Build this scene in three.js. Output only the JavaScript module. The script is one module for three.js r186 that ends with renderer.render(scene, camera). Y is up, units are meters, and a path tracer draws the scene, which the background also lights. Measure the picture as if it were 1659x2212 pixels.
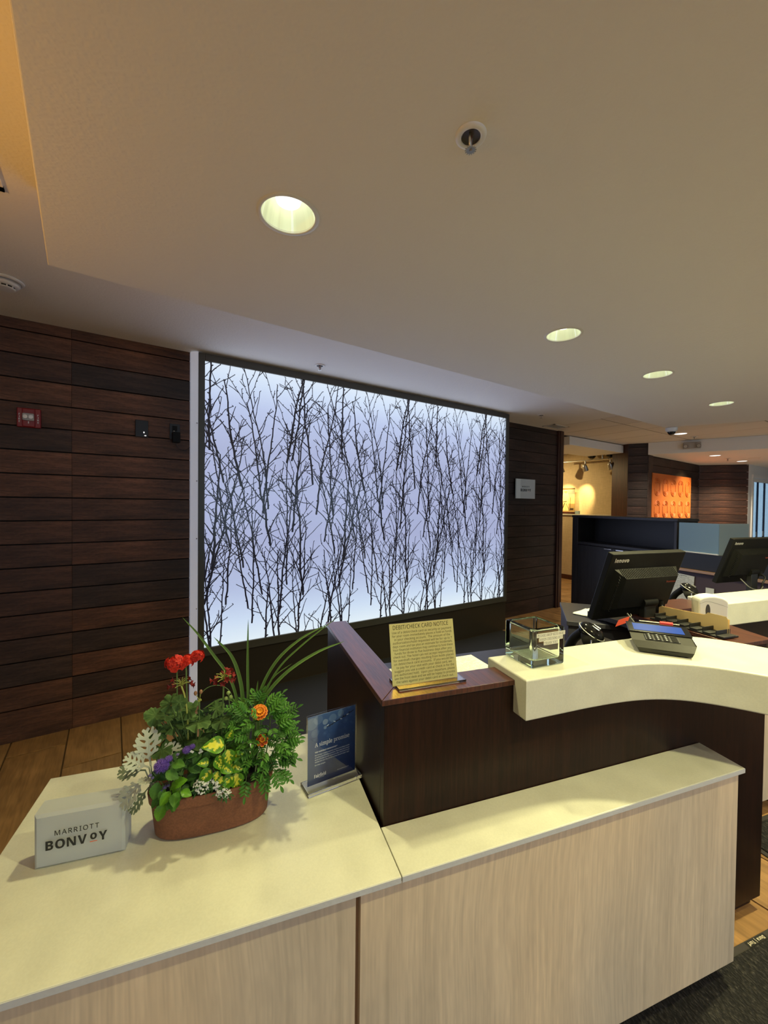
import * as THREE from 'three';
import { RoundedBoxGeometry } from 'three/addons/geometries/RoundedBoxGeometry.js';
import { TextGeometry } from 'three/addons/geometries/TextGeometry.js';
import { FontLoader } from 'three/addons/loaders/FontLoader.js';
import { mergeGeometries } from 'three/addons/utils/BufferGeometryUtils.js';
import { RectAreaLightUniformsLib } from 'three/addons/lights/RectAreaLightUniformsLib.js';
import { Brush, Evaluator, SUBTRACTION } from 'three-bvh-csg';

// ---------------------------------------------------------------- camera, sky, exposure
const V = (x, y, z) => new THREE.Vector3(x, y, z);
const scene = new THREE.Scene();
const renderer = new THREE.WebGLRenderer({ antialias: true });
renderer.toneMapping = THREE.LinearToneMapping;
renderer.toneMappingExposure = 1.0;
renderer.shadowMap.enabled = true;
RectAreaLightUniformsLib.init();
scene.background = new THREE.Color(0.62, 0.80, 1.0);
scene.backgroundIntensity = 2.3;
const camera = new THREE.PerspectiveCamera(2 * Math.atan(1106 / 880) * 180 / Math.PI, 1659 / 2212, 0.05, 100);
{
  const a = 56.3 * Math.PI / 180, pitch = 0.0175, roll = 0.011;
  const fw = V(Math.cos(a), 0, -Math.sin(a)), rt = V(Math.sin(a), 0, Math.cos(a)), up = V(0, 1, 0);
  const F = fw.clone().multiplyScalar(Math.cos(pitch)).addScaledVector(up, -Math.sin(pitch));
  const U = up.clone().multiplyScalar(Math.cos(pitch)).addScaledVector(fw, Math.sin(pitch));
  camera.position.set(0, 1.58, 0);
  camera.up.copy(U.multiplyScalar(Math.cos(roll)).addScaledVector(rt, -Math.sin(roll)));
  camera.lookAt(camera.position.clone().add(F));
}
// light levels (candela) and colours
const DOWN_COLOR = new THREE.Color(1.0, 0.925, 0.47), DOWN_CD = 4.1, FRONT_CD = 6.6;
const LOBBY_FILL_COLOR = new THREE.Color(1.0, 0.88, 0.70), LOBBY_FILL_CD = 7.8;  // lobby lamps are unseen, added as fill from behind the camera
const PANEL_COLOR = new THREE.Color(0.62, 0.70, 1.0), PANEL_RADIANCE = 0.55;

// ---------------------------------------------------------------- helpers
let seed = 7;
const rnd = () => { seed = (seed + 0x6d2b79f5) | 0; let t = Math.imul(seed ^ (seed >>> 15), 1 | seed); t = (t + Math.imul(t ^ (t >>> 7), 61 | t)) ^ t; return ((t ^ (t >>> 14)) >>> 0) / 4294967296; };
const rr = (a, b) => a + (b - a) * rnd();
const used = {};
const numbered = (n) => { const k = used[n] = (used[n] ?? -1) + 1; return k ? n + '_' + String(k).padStart(3, '0') : n; };
const PHI = -14.3 * Math.PI / 180, CT = Math.cos(14.3 * Math.PI / 180), ST = Math.sin(14.3 * Math.PI / 180);
const desk = (x, y, z) => V(0.592 + x * CT - z * ST, y, -0.875 + x * ST + z * CT);   // the reception counter stands turned 14 degrees to the walls
function thing(name, label, category, pos, turn = 0, group) {
  const o = new THREE.Group(); o.name = numbered(name); scene.add(o);
  o.position.copy(pos); o.rotation.y = turn; o.userData = { label, category };
  if (group) o.userData.group = group;
  return o;
}
function part(name, geo, mat, parent, label) {
  const m = new THREE.Mesh(Array.isArray(geo) ? merge(geo) : geo, mat);
  m.name = parent === scene ? numbered(name) : name; m.castShadow = m.receiveShadow = true;
  if (label) m.userData.label = label;
  parent.add(m); return m;
}
function struct(name, geo, mat, parent = scene) {
  const m = part(name, geo, mat, parent);
  if (parent === scene) m.userData.kind = 'structure';
  return m;
}
function dup(root, name, pos, turn, label, group) {
  const r = root.clone(); r.name = numbered(name); r.position.copy(pos); r.rotation.y = turn;
  r.userData = { ...root.userData, label }; if (group) r.userData.group = group;
  scene.add(r); return r;
}
function merge(list) {
  const l = list.map((g) => { g = g.index ? g.toNonIndexed() : g.clone(); for (const k of Object.keys(g.attributes)) if (!['position', 'normal', 'uv', 'color'].includes(k)) g.deleteAttribute(k); if (!g.attributes.uv) g.setAttribute('uv', new THREE.BufferAttribute(new Float32Array(g.attributes.position.count * 2), 2)); return g; });
  const anyC = l.some((g) => g.attributes.color);
  if (anyC) for (const g of l) if (!g.attributes.color) g.setAttribute('color', new THREE.BufferAttribute(new Float32Array(g.attributes.position.count * 3).fill(1), 3));
  return mergeGeometries(l);
}
function metreUV(g, du = 0, dv = 0) {          // uv in metres by the face's main direction
  g = g.index ? g.toNonIndexed() : g;
  const p = g.attributes.position, n = p.count, uv = new Float32Array(n * 2), a = V(0, 0, 0), b = V(0, 0, 0), c = V(0, 0, 0);
  for (let i = 0; i < n; i += 3) {
    a.fromBufferAttribute(p, i); b.fromBufferAttribute(p, i + 1); c.fromBufferAttribute(p, i + 2);
    const N = b.clone().sub(a).cross(c.clone().sub(a)), x = Math.abs(N.x), y = Math.abs(N.y), z = Math.abs(N.z);
    [a, b, c].forEach((q, k) => {
      const [u, v] = y >= x && y >= z ? [q.x, q.z] : x >= z ? [q.z, q.y] : [q.x, q.y];
      uv[(i + k) * 2] = u + du; uv[(i + k) * 2 + 1] = v + dv;
    });
  }
  g.setAttribute('uv', new THREE.BufferAttribute(uv, 2)); return g;
}
const box = (w, h, d, x = 0, y = 0, z = 0) => metreUV(new THREE.BoxGeometry(w, h, d).translate(x, y, z));
const span = (x0, x1, y0, y1, z0, z1) => box(x1 - x0, y1 - y0, z1 - z0, (x0 + x1) / 2, (y0 + y1) / 2, (z0 + z1) / 2);
const rbox = (w, h, d, r, x = 0, y = 0, z = 0, s = 2) => metreUV(new RoundedBoxGeometry(w, h, d, s, r).translate(x, y, z));
const rspan = (x0, x1, y0, y1, z0, z1, r) => rbox(x1 - x0, y1 - y0, z1 - z0, r, (x0 + x1) / 2, (y0 + y1) / 2, (z0 + z1) / 2);
const cyl = (r0, r1, h, x = 0, y = 0, z = 0, s = 20) => new THREE.CylinderGeometry(r0, r1, h, s).translate(x, y, z);
const tube = (pts, r, seg = 24, s = 8) => new THREE.TubeGeometry(new THREE.CatmullRomCurve3(pts.map((p) => V(...p))), seg, r, s);
const lathe = (pts, s = 40) => new THREE.LatheGeometry(pts.map((p) => new THREE.Vector2(...p)), s);
// flat outline (x, z) made solid between two heights, edges chamfered
function slabGeo(pts, y0, y1, bev = 0, holes = []) {
  const s = new THREE.Shape(pts.map(([x, z]) => new THREE.Vector2(x, -z)));
  for (const [x, z, r] of holes) { const h = new THREE.Path(); h.absarc(x, -z, r, 0, Math.PI * 2, true); s.holes.push(h); }
  const g = new THREE.ExtrudeGeometry(s, { depth: y1 - y0 - 2 * bev, bevelEnabled: bev > 0, bevelThickness: bev, bevelSize: bev, bevelOffset: -bev, bevelSegments: 2, curveSegments: 24 });
  return metreUV(g.rotateX(-Math.PI / 2).translate(0, y0 + bev, 0));
}
const lookBasis = (pos, fwd, nrm) => {         // +Z along fwd, +Y near nrm
  const z = fwd.clone().normalize(), x = nrm.clone().cross(z).normalize(), y = z.clone().cross(x);
  return new THREE.Matrix4().makeBasis(x, y, z).setPosition(pos);
};

// ---------------------------------------------------------------- textures
function hash2(x, y, s) { let h = Math.imul(x, 374761393) + Math.imul(y, 668265263) + Math.imul(s, 974711); h = Math.imul(h ^ (h >>> 13), 1274126177); return ((h ^ (h >>> 16)) >>> 0) / 4294967296; }
function vnoise(x, y, s, px, py) {             // value noise, tiling every px, py cells
  const ix = Math.floor(x), iy = Math.floor(y), fx = x - ix, fy = y - iy, m = (a, b) => ((a % b) + b) % b;
  const u = fx * fx * (3 - 2 * fx), v = fy * fy * (3 - 2 * fy), h = (a, b) => hash2(m(a, px), m(b, py), s);
  return (h(ix, iy) * (1 - u) + h(ix + 1, iy) * u) * (1 - v) + (h(ix, iy + 1) * (1 - u) + h(ix + 1, iy + 1) * u) * v;
}
function dataTex(w, h, f, sx, sy, srgb = true) {   // f(u, v) -> [r, g, b] 0..1; covers sx by sy metres
  const d = new Uint8Array(w * h * 4);
  for (let y = 0; y < h; y++) for (let x = 0; x < w; x++) { const c = f(x / w, y / h), o = (y * w + x) * 4; for (let k = 0; k < 3; k++) d[o + k] = Math.max(0, Math.min(255, c[k] * 255)); d[o + 3] = 255; }
  const t = new THREE.DataTexture(d, w, h); t.wrapS = t.wrapT = THREE.RepeatWrapping; t.magFilter = THREE.LinearFilter; t.minFilter = THREE.LinearMipmapLinearFilter; t.generateMipmaps = true;
  if (srgb) t.colorSpace = THREE.SRGBColorSpace; t.repeat.set(1 / sx, 1 / sy); t.needsUpdate = true; return t;
}
const grey = (v) => [v, v, v];
const plankTex = dataTex(1024, 256, (u, v) => {
  const a = vnoise(u * 10, v * 40, 1, 10, 40), b = vnoise(u * 60, v * 128, 2, 60, 128), c = vnoise(u * 5, v * 6, 3, 5, 6), d = vnoise(u * 70, v * 150, 4, 70, 150);
  const pore = d > 0.72 && b > 0.45 ? -0.13 : 0;
  return grey(0.56 + 0.22 * (a - 0.5) + 0.2 * (b - 0.5) + 0.34 * (c - 0.5) + pore + 0.14);
}, 1.5, 0.40);
const mapleTex = dataTex(1024, 1024, (u, v) => {
  const wob = 0.02 * (vnoise(u * 4, v * 5, 9, 4, 5) - 0.5), uu = u + wob;
  const a = vnoise(uu * 22, v * 3, 11, 22, 3), b = vnoise(uu * 120, v * 6, 12, 120, 6), c = vnoise(uu * 5, v * 2, 13, 5, 2), d = vnoise(uu * 260, v * 40, 14, 260, 40);
  const streak = Math.max(0, vnoise(uu * 40, v * 4, 15, 40, 4) - 0.72) * 0.6;
  const e = vnoise(uu * 400, v * 10, 16, 400, 10), k = 0.9 + 0.045 * (a - 0.5) + 0.06 * (b - 0.5) + 0.09 * (c - 0.5) + 0.04 * (d - 0.5) + 0.06 * (e - 0.5) - streak * 0.22;
  return [k, k * (0.965 - 0.03 * c), k * (0.90 - 0.07 * c)];
}, 1.3, 1.3);
const veneerTex = dataTex(512, 512, (u, v) => {
  const a = vnoise(u * 90, v * 4, 21, 90, 4), b = vnoise(u * 200, v * 24, 22, 200, 24), c = vnoise(u * 6, v * 3, 23, 6, 3);
  return grey(0.70 + 0.22 * (a - 0.5) + 0.18 * (b - 0.5) + 0.12 * (c - 0.5));
}, 0.5, 0.8);
const tileTex = dataTex(512, 512, (u, v) => {
  const a = vnoise(u * 60, v * 5, 31, 60, 5), b = vnoise(u * 160, v * 16, 32, 160, 16), c = vnoise(u * 5, v * 4, 33, 5, 4), d = vnoise(u * 20, v * 18, 34, 20, 18);
  return grey(0.78 + 0.10 * (a - 0.5) + 0.10 * (b - 0.5) + 0.16 * (c - 0.5) + 0.10 * (d - 0.5));
}, 0.9, 0.9);
const peelTex = dataTex(512, 512, (u, v) => grey(0.5 + 0.45 * (vnoise(u * 90, v * 90, 41, 90, 90) - 0.5) + 0.4 * (vnoise(u * 190, v * 190, 42, 190, 190) - 0.5)), 0.9, 0.9, false);
const speckTex = dataTex(512, 512, (u, v) => { const k = 0.965 + 0.05 * (vnoise(u * 12, v * 12, 51, 12, 12) - 0.5) + 0.03 * (vnoise(u * 200, v * 200, 52, 200, 200) - 0.5); return grey(k); }, 0.6, 0.6);
const matTex = dataTex(512, 512, (u, v) => {
  const a = vnoise(u * 110, v * 50, 61, 110, 50), b = vnoise(u * 240, v * 120, 62, 240, 120);
  const k = 0.10 + 0.24 * Math.pow(a, 3) + 0.16 * Math.pow(b, 4) * 2; return [k * 1.03, k, k * 0.95];
}, 0.5, 0.5);
const matBump = dataTex(512, 512, (u, v) => grey(vnoise(u * 110, v * 50, 61, 110, 50)), 0.5, 0.5, false);
const clayTex = dataTex(256, 256, (u, v) => { const k = 0.9 + 0.12 * (vnoise(u * 6, v * 6, 71, 6, 6) - 0.5) + 0.14 * (vnoise(u * 70, v * 70, 72, 70, 70) - 0.5); return grey(k); }, 0.2, 0.2);
const linenTex = dataTex(512, 512, (u, v) => grey(0.90 + 0.06 * (vnoise(u * 170, v * 14, 81, 170, 14) - 0.5) + 0.06 * (vnoise(u * 14, v * 170, 82, 14, 170) - 0.5)), 0.9, 0.9);
const soilTex = dataTex(128, 128, (u, v) => grey(0.4 + 0.9 * (vnoise(u * 30, v * 30, 91, 30, 30) - 0.5)), 0.1, 0.1);
function canvasTex(w, h, draw) {
  const c = document.createElement('canvas'); c.width = w; c.height = h; draw(c.getContext('2d'), w, h);
  const t = new THREE.CanvasTexture(c); t.colorSpace = THREE.SRGBColorSpace; t.anisotropy = 8; return t;
}

// ---------------------------------------------------------------- materials
const std = (color, roughness = 0.6, o = {}) => new THREE.MeshStandardMaterial({ color: new THREE.Color(...color), roughness, ...o });
const phys = (color, roughness = 0.6, o = {}) => new THREE.MeshPhysicalMaterial({ color: new THREE.Color(...color), roughness, ...o });
const M = {
  plaster: std([0.80, 0.765, 0.70], 0.95, { bumpMap: peelTex, bumpScale: 0.0012 }),
  whitePaint: std([0.80, 0.79, 0.77], 0.7),
  tan: std([0.70, 0.54, 0.31], 0.9, { map: linenTex }),
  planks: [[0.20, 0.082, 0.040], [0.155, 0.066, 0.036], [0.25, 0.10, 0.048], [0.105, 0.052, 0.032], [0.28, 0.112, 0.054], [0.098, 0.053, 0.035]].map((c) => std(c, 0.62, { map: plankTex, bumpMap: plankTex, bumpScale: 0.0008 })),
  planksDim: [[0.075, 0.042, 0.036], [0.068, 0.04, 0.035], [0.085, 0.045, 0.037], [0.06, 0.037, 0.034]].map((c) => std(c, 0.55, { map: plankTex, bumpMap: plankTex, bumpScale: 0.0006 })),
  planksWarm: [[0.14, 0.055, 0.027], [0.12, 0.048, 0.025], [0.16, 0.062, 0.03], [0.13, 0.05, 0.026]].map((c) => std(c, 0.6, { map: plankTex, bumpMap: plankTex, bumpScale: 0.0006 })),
  plankBack: std([0.012, 0.007, 0.005], 0.9),
  darkTrim: std([0.05, 0.018, 0.013], 0.4),
  redwood: std([0.14, 0.042, 0.022], 0.45, { map: veneerTex }),
  veneer: phys([0.034, 0.011, 0.0055], 0.40, { map: veneerTex, specularIntensity: 0.42 }),
  cap: phys([0.14, 0.036, 0.018], 0.34, { map: veneerTex, bumpMap: veneerTex, bumpScale: 0.0006, clearcoat: 0.4, clearcoatRoughness: 0.25 }),
  maple: std([0.79, 0.725, 0.645], 0.42, { map: mapleTex }),
  carcass: std([0.30, 0.17, 0.085], 0.6),
  solid: phys([0.69, 0.685, 0.56], 0.38, { map: speckTex }),
  edgeBand: std([0.55, 0.56, 0.56], 0.55, { bumpMap: peelTex, bumpScale: 0.0008 }),
  floorTiles: [[0.56, 0.305, 0.11], [0.59, 0.33, 0.125], [0.53, 0.285, 0.10]].map((c) => std(c, 0.42, { map: tileTex })),
  grout: std([0.12, 0.07, 0.03], 0.9),
  mat: std([0.32, 0.31, 0.29], 0.98, { map: matTex, bumpMap: matBump, bumpScale: 0.004 }),
  matEdge: std([0.035, 0.03, 0.028], 0.8),
  black: std([0.012, 0.012, 0.013], 0.45),
  blackGloss: phys([0.008, 0.008, 0.009], 0.16, { specularIntensity: 0.5 }),
  blackPlastic: phys([0.008, 0.0078, 0.0072], 0.5, { specularIntensity: 0.28, bumpMap: peelTex, bumpScale: 0.0002 }),
  darkLam: phys([0.03, 0.026, 0.03], 0.4, { map: veneerTex }),
  chrome: std([0.75, 0.75, 0.74], 0.16, { metalness: 1 }),
  steel: std([0.55, 0.54, 0.50], 0.35, { metalness: 1 }),
  frameMetal: std([0.085, 0.083, 0.072], 0.45, { metalness: 0.3 }),
  whitePlastic: phys([0.78, 0.77, 0.73], 0.3),
  paper: std([0.80, 0.81, 0.78], 0.85),
  clear: phys([1, 1, 1], 0.03, { transmission: 1, thickness: 0.01, ior: 1.49 }),
  glass: phys([0.97, 1, 0.98], 0.01, { transmission: 1, thickness: 0.006, ior: 1.5, attenuationColor: new THREE.Color(0.75, 0.92, 0.82), attenuationDistance: 0.12 }),
  film: phys([1, 1, 1], 0.04, { transmission: 1, thickness: 0 }),
  pane: phys([0.9, 0.95, 0.97], 0.02, { transmission: 1, thickness: 0 }),
  frosted: phys([0.36, 0.55, 0.71], 0.55, { transmission: 0.45, thickness: 0, side: THREE.DoubleSide }),
  acrylicBlock: phys([0.66, 0.69, 0.69], 0.5, { transmission: 0.45, thickness: 0.04, ior: 1.35 }),
  ink: std([0.012, 0.012, 0.012], 0.6),
  orangeInk: std([0.75, 0.16, 0.06], 0.6),
  whiteInk: std([0.8, 0.8, 0.8], 0.6),
  lampBulb: std([1, 1, 1], 0.4, { emissive: new THREE.Color(1, 0.98, 0.92), emissiveIntensity: 1.5 }),
};

// ---------------------------------------------------------------- setting: floor
const TOP = 2.76, SLAB = 2.5;
{
  const f = struct('floor', span(-5.2, 16.2, -0.12, -0.008, -8.2, 6.2), M.grout);
  const W = 0.296, D = 0.892;                       // wood-look floor tiles, laid across the room
  const tg = [0, 1, 2, 3].map((k) => { const g = metreUV(new RoundedBoxGeometry(W - 0.004, 0.012, D - 0.004, 1, 0.0015).translate(0, -0.006, 0), k * 0.31, k * 0.17); return g; });
  let n = 0;
  const lay = (x0, x1, z0, z1) => {
    for (let i = Math.floor((x0 + 0.25) / 0.3); i * 0.3 - 0.25 < x1; i++) for (let k = Math.floor(z0 / 0.9); k * 0.9 < z1; k++) {
      const x = i * 0.3 - 0.1, z = k * 0.9 + ((i % 3) + 3) % 3 * 0.3 + 0.12; n++;
      const t = part('floor_tile', tg[n % 4], M.floorTiles[Math.floor(rnd() * 3)], f); t.position.set(x, 0, z);
    }
  };
  lay(-1.15, 0.65, -3.9, -0.4); lay(1.85, 2.9, -1.5, 0.6); lay(4.1, 8.3, -5.6, -3.0);
  // the rest of the floor, beyond what can be told apart
  const rest = part('floor_tiles', [span(-5, -1.05, -0.012, 0, -3.6, 5.8), span(-1.05, 1.75, -0.012, 0, -0.2, 5.8), span(1.75, 2.95, -0.012, 0, 1.2, 5.8), span(2.95, 4.6, -0.012, 0, -2.9, 5.8), span(0.65, 1.75, -0.012, 0, -3.6, -0.4), span(1.75, 4.0, -0.012, 0, -3.7, -1.9)], M.floorTiles[0], f);
  part('carpet', [span(4.6, 16, -0.012, 0.001, -2.9, 5.8), span(8.3, 16, -0.012, 0.001, -6.5, -3.0)], std([0.40, 0.36, 0.31], 0.95, { bumpMap: matBump, bumpScale: 0.003 }), f);  // carpet is added here, its beige meant to mute the orange bounce
  rest.userData.kind = 'stuff';
}

// ---------------------------------------------------------------- setting: plank walls
// a wall clad in horizontal boards from p0 to p1 (x, z); the boards face the side where the camera stands
function plankWall(name, p0, p1, y0, y1, joints, proud = 0.018, tones = M.planks) {
  const d = V(p1[0] - p0[0], 0, p1[1] - p0[1]), len = d.length(); d.normalize();
  let n = V(-d.z, 0, d.x); if (n.dot(V(-p0[0], 0, -p0[1])) < 0) n.negate();
  const root = new THREE.Group(); root.name = name; root.userData.kind = 'structure'; scene.add(root);
  const X = n.clone().cross(V(0, 1, 0)).negate();      // right-handed: X, Y, n
  const x0 = X.dot(d) > 0 ? 0 : -len; root.applyMatrix4(new THREE.Matrix4().makeBasis(X, V(0, 1, 0), n).setPosition(V(p0[0], 0, p0[1])));
  part('backing', span(x0, x0 + len, 0, y1, -0.1, -proud), M.plankBack, root);
  const P = 0.155, cache = {};
  const first = Math.round((y0 - 0.05) / P);
  for (let r = first; 0.05 + r * P < y1 - 0.01; r++) {
    const a = r === first ? y0 : 0.05 + r * P + 0.008, b = Math.min(y1, 0.05 + (r + 1) * P);
    const cuts = [0, ...joints(r), len];
    for (let i = 0; i + 1 < cuts.length; i++) {
      const l = cuts[i + 1] - cuts[i] - 0.0006, key = [l.toFixed(3), (b - a).toFixed(3), i % 2].join();
      cache[key] ??= metreUV(new RoundedBoxGeometry(l, b - a, proud, 1, 0.0015), i * 0.6, 0);
      const m = part('plank', cache[key], tones[Math.floor(rnd() * tones.length)], root);
      const c = (cuts[i] + cuts[i + 1]) / 2; m.position.set(x0 === 0 ? c : -c, (a + b) / 2, -proud / 2);
    }
  }
  return root;
}
plankWall('wall_left', [0.508, -3.53], [-5.0, -3.53], 0.0, TOP, () => [0.74, 2.6, 4.2]);
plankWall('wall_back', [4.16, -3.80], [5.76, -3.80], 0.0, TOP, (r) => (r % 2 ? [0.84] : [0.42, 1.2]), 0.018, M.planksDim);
struct('wall_partition', span(4.1, 5.9, 0, TOP, -6.4, -3.90), M.plaster);
struct('trim_1', [rspan(5.76, 5.90, 0, TOP, -3.92, -3.775, 0.004), rspan(5.80, 5.86, 0, TOP, -3.78, -3.765, 0.003)], M.darkTrim);
struct('trim_2', span(0.4, 4.3, 0, TOP, -3.75, -3.56), M.whitePaint);
// far plank walls and the pillar
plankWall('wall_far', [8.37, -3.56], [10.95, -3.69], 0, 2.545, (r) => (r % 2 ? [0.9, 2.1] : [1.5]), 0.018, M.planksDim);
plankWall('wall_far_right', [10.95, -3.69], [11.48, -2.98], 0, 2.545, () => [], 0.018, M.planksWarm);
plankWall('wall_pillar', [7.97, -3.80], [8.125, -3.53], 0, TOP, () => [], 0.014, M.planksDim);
struct('trim_3', slabGeo([[8.11, -4.16], [7.965, -3.80], [7.99, -3.79], [8.14, -4.14]], 0, TOP), M.redwood);
struct('wall_pillar_side', slabGeo([[8.15, -4.14], [7.998, -3.80], [8.14, -3.55], [8.36, -3.575], [8.36, -4.14]], 0, TOP), M.plankBack);
struct('trim_4', slabGeo([[8.128, -3.53], [8.135, -3.515], [8.37, -3.545], [8.37, -3.56]], 0, 2.545), M.planksDim[2]);
// tan wall with a half wall in front of it
struct('wall_far_left', span(8.5, 8.7, 0, TOP, -6.4, -4.1), M.tan);
{
  const h = struct('wall_half', span(8.3, 8.498, 0, 1.40, -6.3, -4.2), M.tan);
  part('ledge', rspan(8.27, 8.498, 1.40, 1.425, -6.3, -4.2, 0.004), M.solid, h);
  part('baseboard', rspan(8.285, 8.30, 0, 0.1, -6.3, -4.2, 0.003), M.cap, h);
}
struct('wall_end', span(5.9, 8.8, 0, TOP, -6.6, -6.4), M.tan);
// window wall at the far right
const winDark = std([0.02, 0.03, 0.07], 0.5);
{
  const z0 = -3.1, z1 = -2.98;
  struct('wall_window', [span(11.48, 11.70, 0, TOP, z0, z1), span(11.70, 14.3, 2.34, TOP, z0, z1), span(14.3, 16.2, 0, TOP, z0, z1)], M.whitePaint);
  const w = new THREE.Group(); w.name = 'window_1'; w.userData.kind = 'structure'; scene.add(w);
  part('window_frame', [span(11.70, 14.3, 2.27, 2.34, -3.07, -2.95), span(11.70, 11.78, 0, 2.27, -3.07, -2.96), span(14.22, 14.3, 0, 2.27, -3.07, -2.96), span(11.78, 14.22, 2.19, 2.26, -3.05, -2.99), span(11.78, 14.22, 0, 0.1, -3.05, -2.99)], M.whitePaint, w);
  for (let k = 0; k < 5; k++) {
    const x = 11.78 + k * 0.49;
    part('window_pane', span(x, x + 0.47, 0.1, 2.19, -3.025, -3.02), phys([0.56, 0.63, 0.66], 0.12, { transmission: 1, thickness: 0 }), w);
    part('mullion', span(x + 0.455, x + 0.49, 0.1, 2.19, -3.03, -3.0), winDark, w);
    part('latch', rspan(x + 0.40, x + 0.43, 0.95, 1.06, -3.015, -3.0, 0.004), M.steel, w);
  }
}
// outer shell of the lobby, with unseen windows added behind the camera for daylight fill
struct('wall_outer_left', span(-5.2, -5.0, 0, 2.9, -3.7, 6.2), M.plaster);
struct('wall_outer_right', span(16, 16.2, 0, 2.9, -3.1, 6.2), M.plaster);
{
  const cuts = [[-4.2, -1.6], [-0.9, 1.7], [2.4, 5.0], [5.7, 8.3]];
  const g = [span(-5.2, 16.2, 2.55, 2.9, 6.0, 6.2), span(-5.2, 16.2, 0, 0.35, 6.0, 6.2)];
  let x = -5.2; for (const [a, b] of cuts) { g.push(span(x, a, 0.35, 2.55, 6.0, 6.2)); x = b; } g.push(span(x, 16.2, 0.35, 2.55, 6.0, 6.2));
  struct('wall_front', g, M.plaster);
  cuts.forEach(([a, b], i) => {
    const w = new THREE.Group(); w.name = 'window_' + (i + 2); w.userData.kind = 'structure'; scene.add(w);
    part('window_frame', [span(a, b, 0.35, 0.42, 6.05, 6.15), span(a, b, 2.48, 2.55, 6.05, 6.15), span(a, a + 0.07, 0.42, 2.48, 6.05, 6.15), span(b - 0.07, b, 0.42, 2.48, 6.05, 6.15), span((a + b) / 2 - 0.03, (a + b) / 2 + 0.03, 0.42, 2.48, 6.05, 6.15)], winDark, w);
    part('window_pane', span(a + 0.07, (a + b) / 2 - 0.03, 0.42, 2.48, 6.097, 6.103), M.pane, w);
    part('window_pane', span((a + b) / 2 + 0.03, b - 0.07, 0.42, 2.48, 6.097, 6.103), M.pane, w);
  });
}

// ---------------------------------------------------------------- setting: ceilings
const DOWN = [[0.468, -1.27], [2.008, -1.30], [3.129, -1.31], [4.44, -1.35]];
const DOWN_OUT = [[0.92, 0.14], [2.6, -0.35], [-0.35, 2.2], [1.2, 2.2], [2.7, 2.2], [4.2, 2.2]];  // the lobby row behind the camera is unseen, added as front fill
struct('ceiling', span(-5.2, 5.42, TOP, 2.9, -3.9, 6.2), M.plaster);
struct('ceiling_void', [span(5.42, 8.8, TOP + 0.03, 2.9, -6.6, 6.2), span(8.8, 16.2, TOP + 0.03, 2.9, -3.8, 6.2)], M.plankBack);
struct('ceiling_dropped', slabGeo([[-0.209, -2.07], [5.26, -2.12], [5.66, -1.325], [6.35, 0.1], [6.35, 3.2], [-0.75, 3.2], [-0.75, 1.2], [-0.05, 1.2]], SLAB, TOP - 0.001, 0.004, [...DOWN, ...DOWN_OUT].map(([x, z]) => [x, z, 0.090])), M.plaster);
{
  const c = new THREE.Group(); c.name = 'ceiling_tiled'; c.userData.kind = 'structure'; scene.add(c);
  const tm = [std([0.76, 0.70, 0.63], 0.95, { bumpMap: peelTex, bumpScale: 0.001 }), std([0.73, 0.67, 0.60], 0.95, { bumpMap: peelTex, bumpScale: 0.001 })];
  const tg = metreUV(new RoundedBoxGeometry(0.592, 0.02, 1.202, 1, 0.004));
  for (let i = 0; i < 8; i++) for (let k = 0; k < 6; k++) {
    const x = 5.73 + i * 0.61, z = -6.0 + k * 1.22; if (x > 8.6 && k < 3) continue;
    const m = part('ceiling_tile', tg, tm[(i + k) % 2], c); m.position.set(x, TOP + 0.010, z);
  }
  part('ceiling_grid', [...Array(9)].map((_, i) => span(5.42 + i * 0.61, 5.436 + i * 0.61, TOP + 0.004, TOP + 0.012, i < 6 ? -6.6 : -2.9, 0.7)).concat([...Array(7)].map((_, k) => span(5.42, k < 3 ? 8.6 : 10.3, TOP + 0.004, TOP + 0.012, -6.618 + k * 1.22, -6.602 + k * 1.22))), std([0.30, 0.23, 0.18], 0.8), c);
  const rest = part('ceiling_tiles', [span(5.43, 16.1, TOP + 0.002, TOP + 0.02, 0.72, 6.1)], tm[0], c); rest.userData.kind = 'stuff';
}
struct('ceiling_lowered', slabGeo([[8.106, -3.52], [9.90, 1.09], [16.1, 1.09], [16.1, -3.1], [11.5, -3.1], [10.97, -3.8], [8.35, -3.72], [8.35, -3.6]], 2.545, TOP - 0.001, 0.003), std([0.84, 0.82, 0.78], 0.9, { bumpMap: peelTex, bumpScale: 0.001 }));
struct('ceiling_beam', rspan(6.25, 8.0, 2.605, 2.745, -4.62, -3.90, 0.004), M.whitePaint);
struct('trim_5', span(6.0, 8.0, 2.745, TOP, -4.62, -3.97), M.black);

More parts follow.
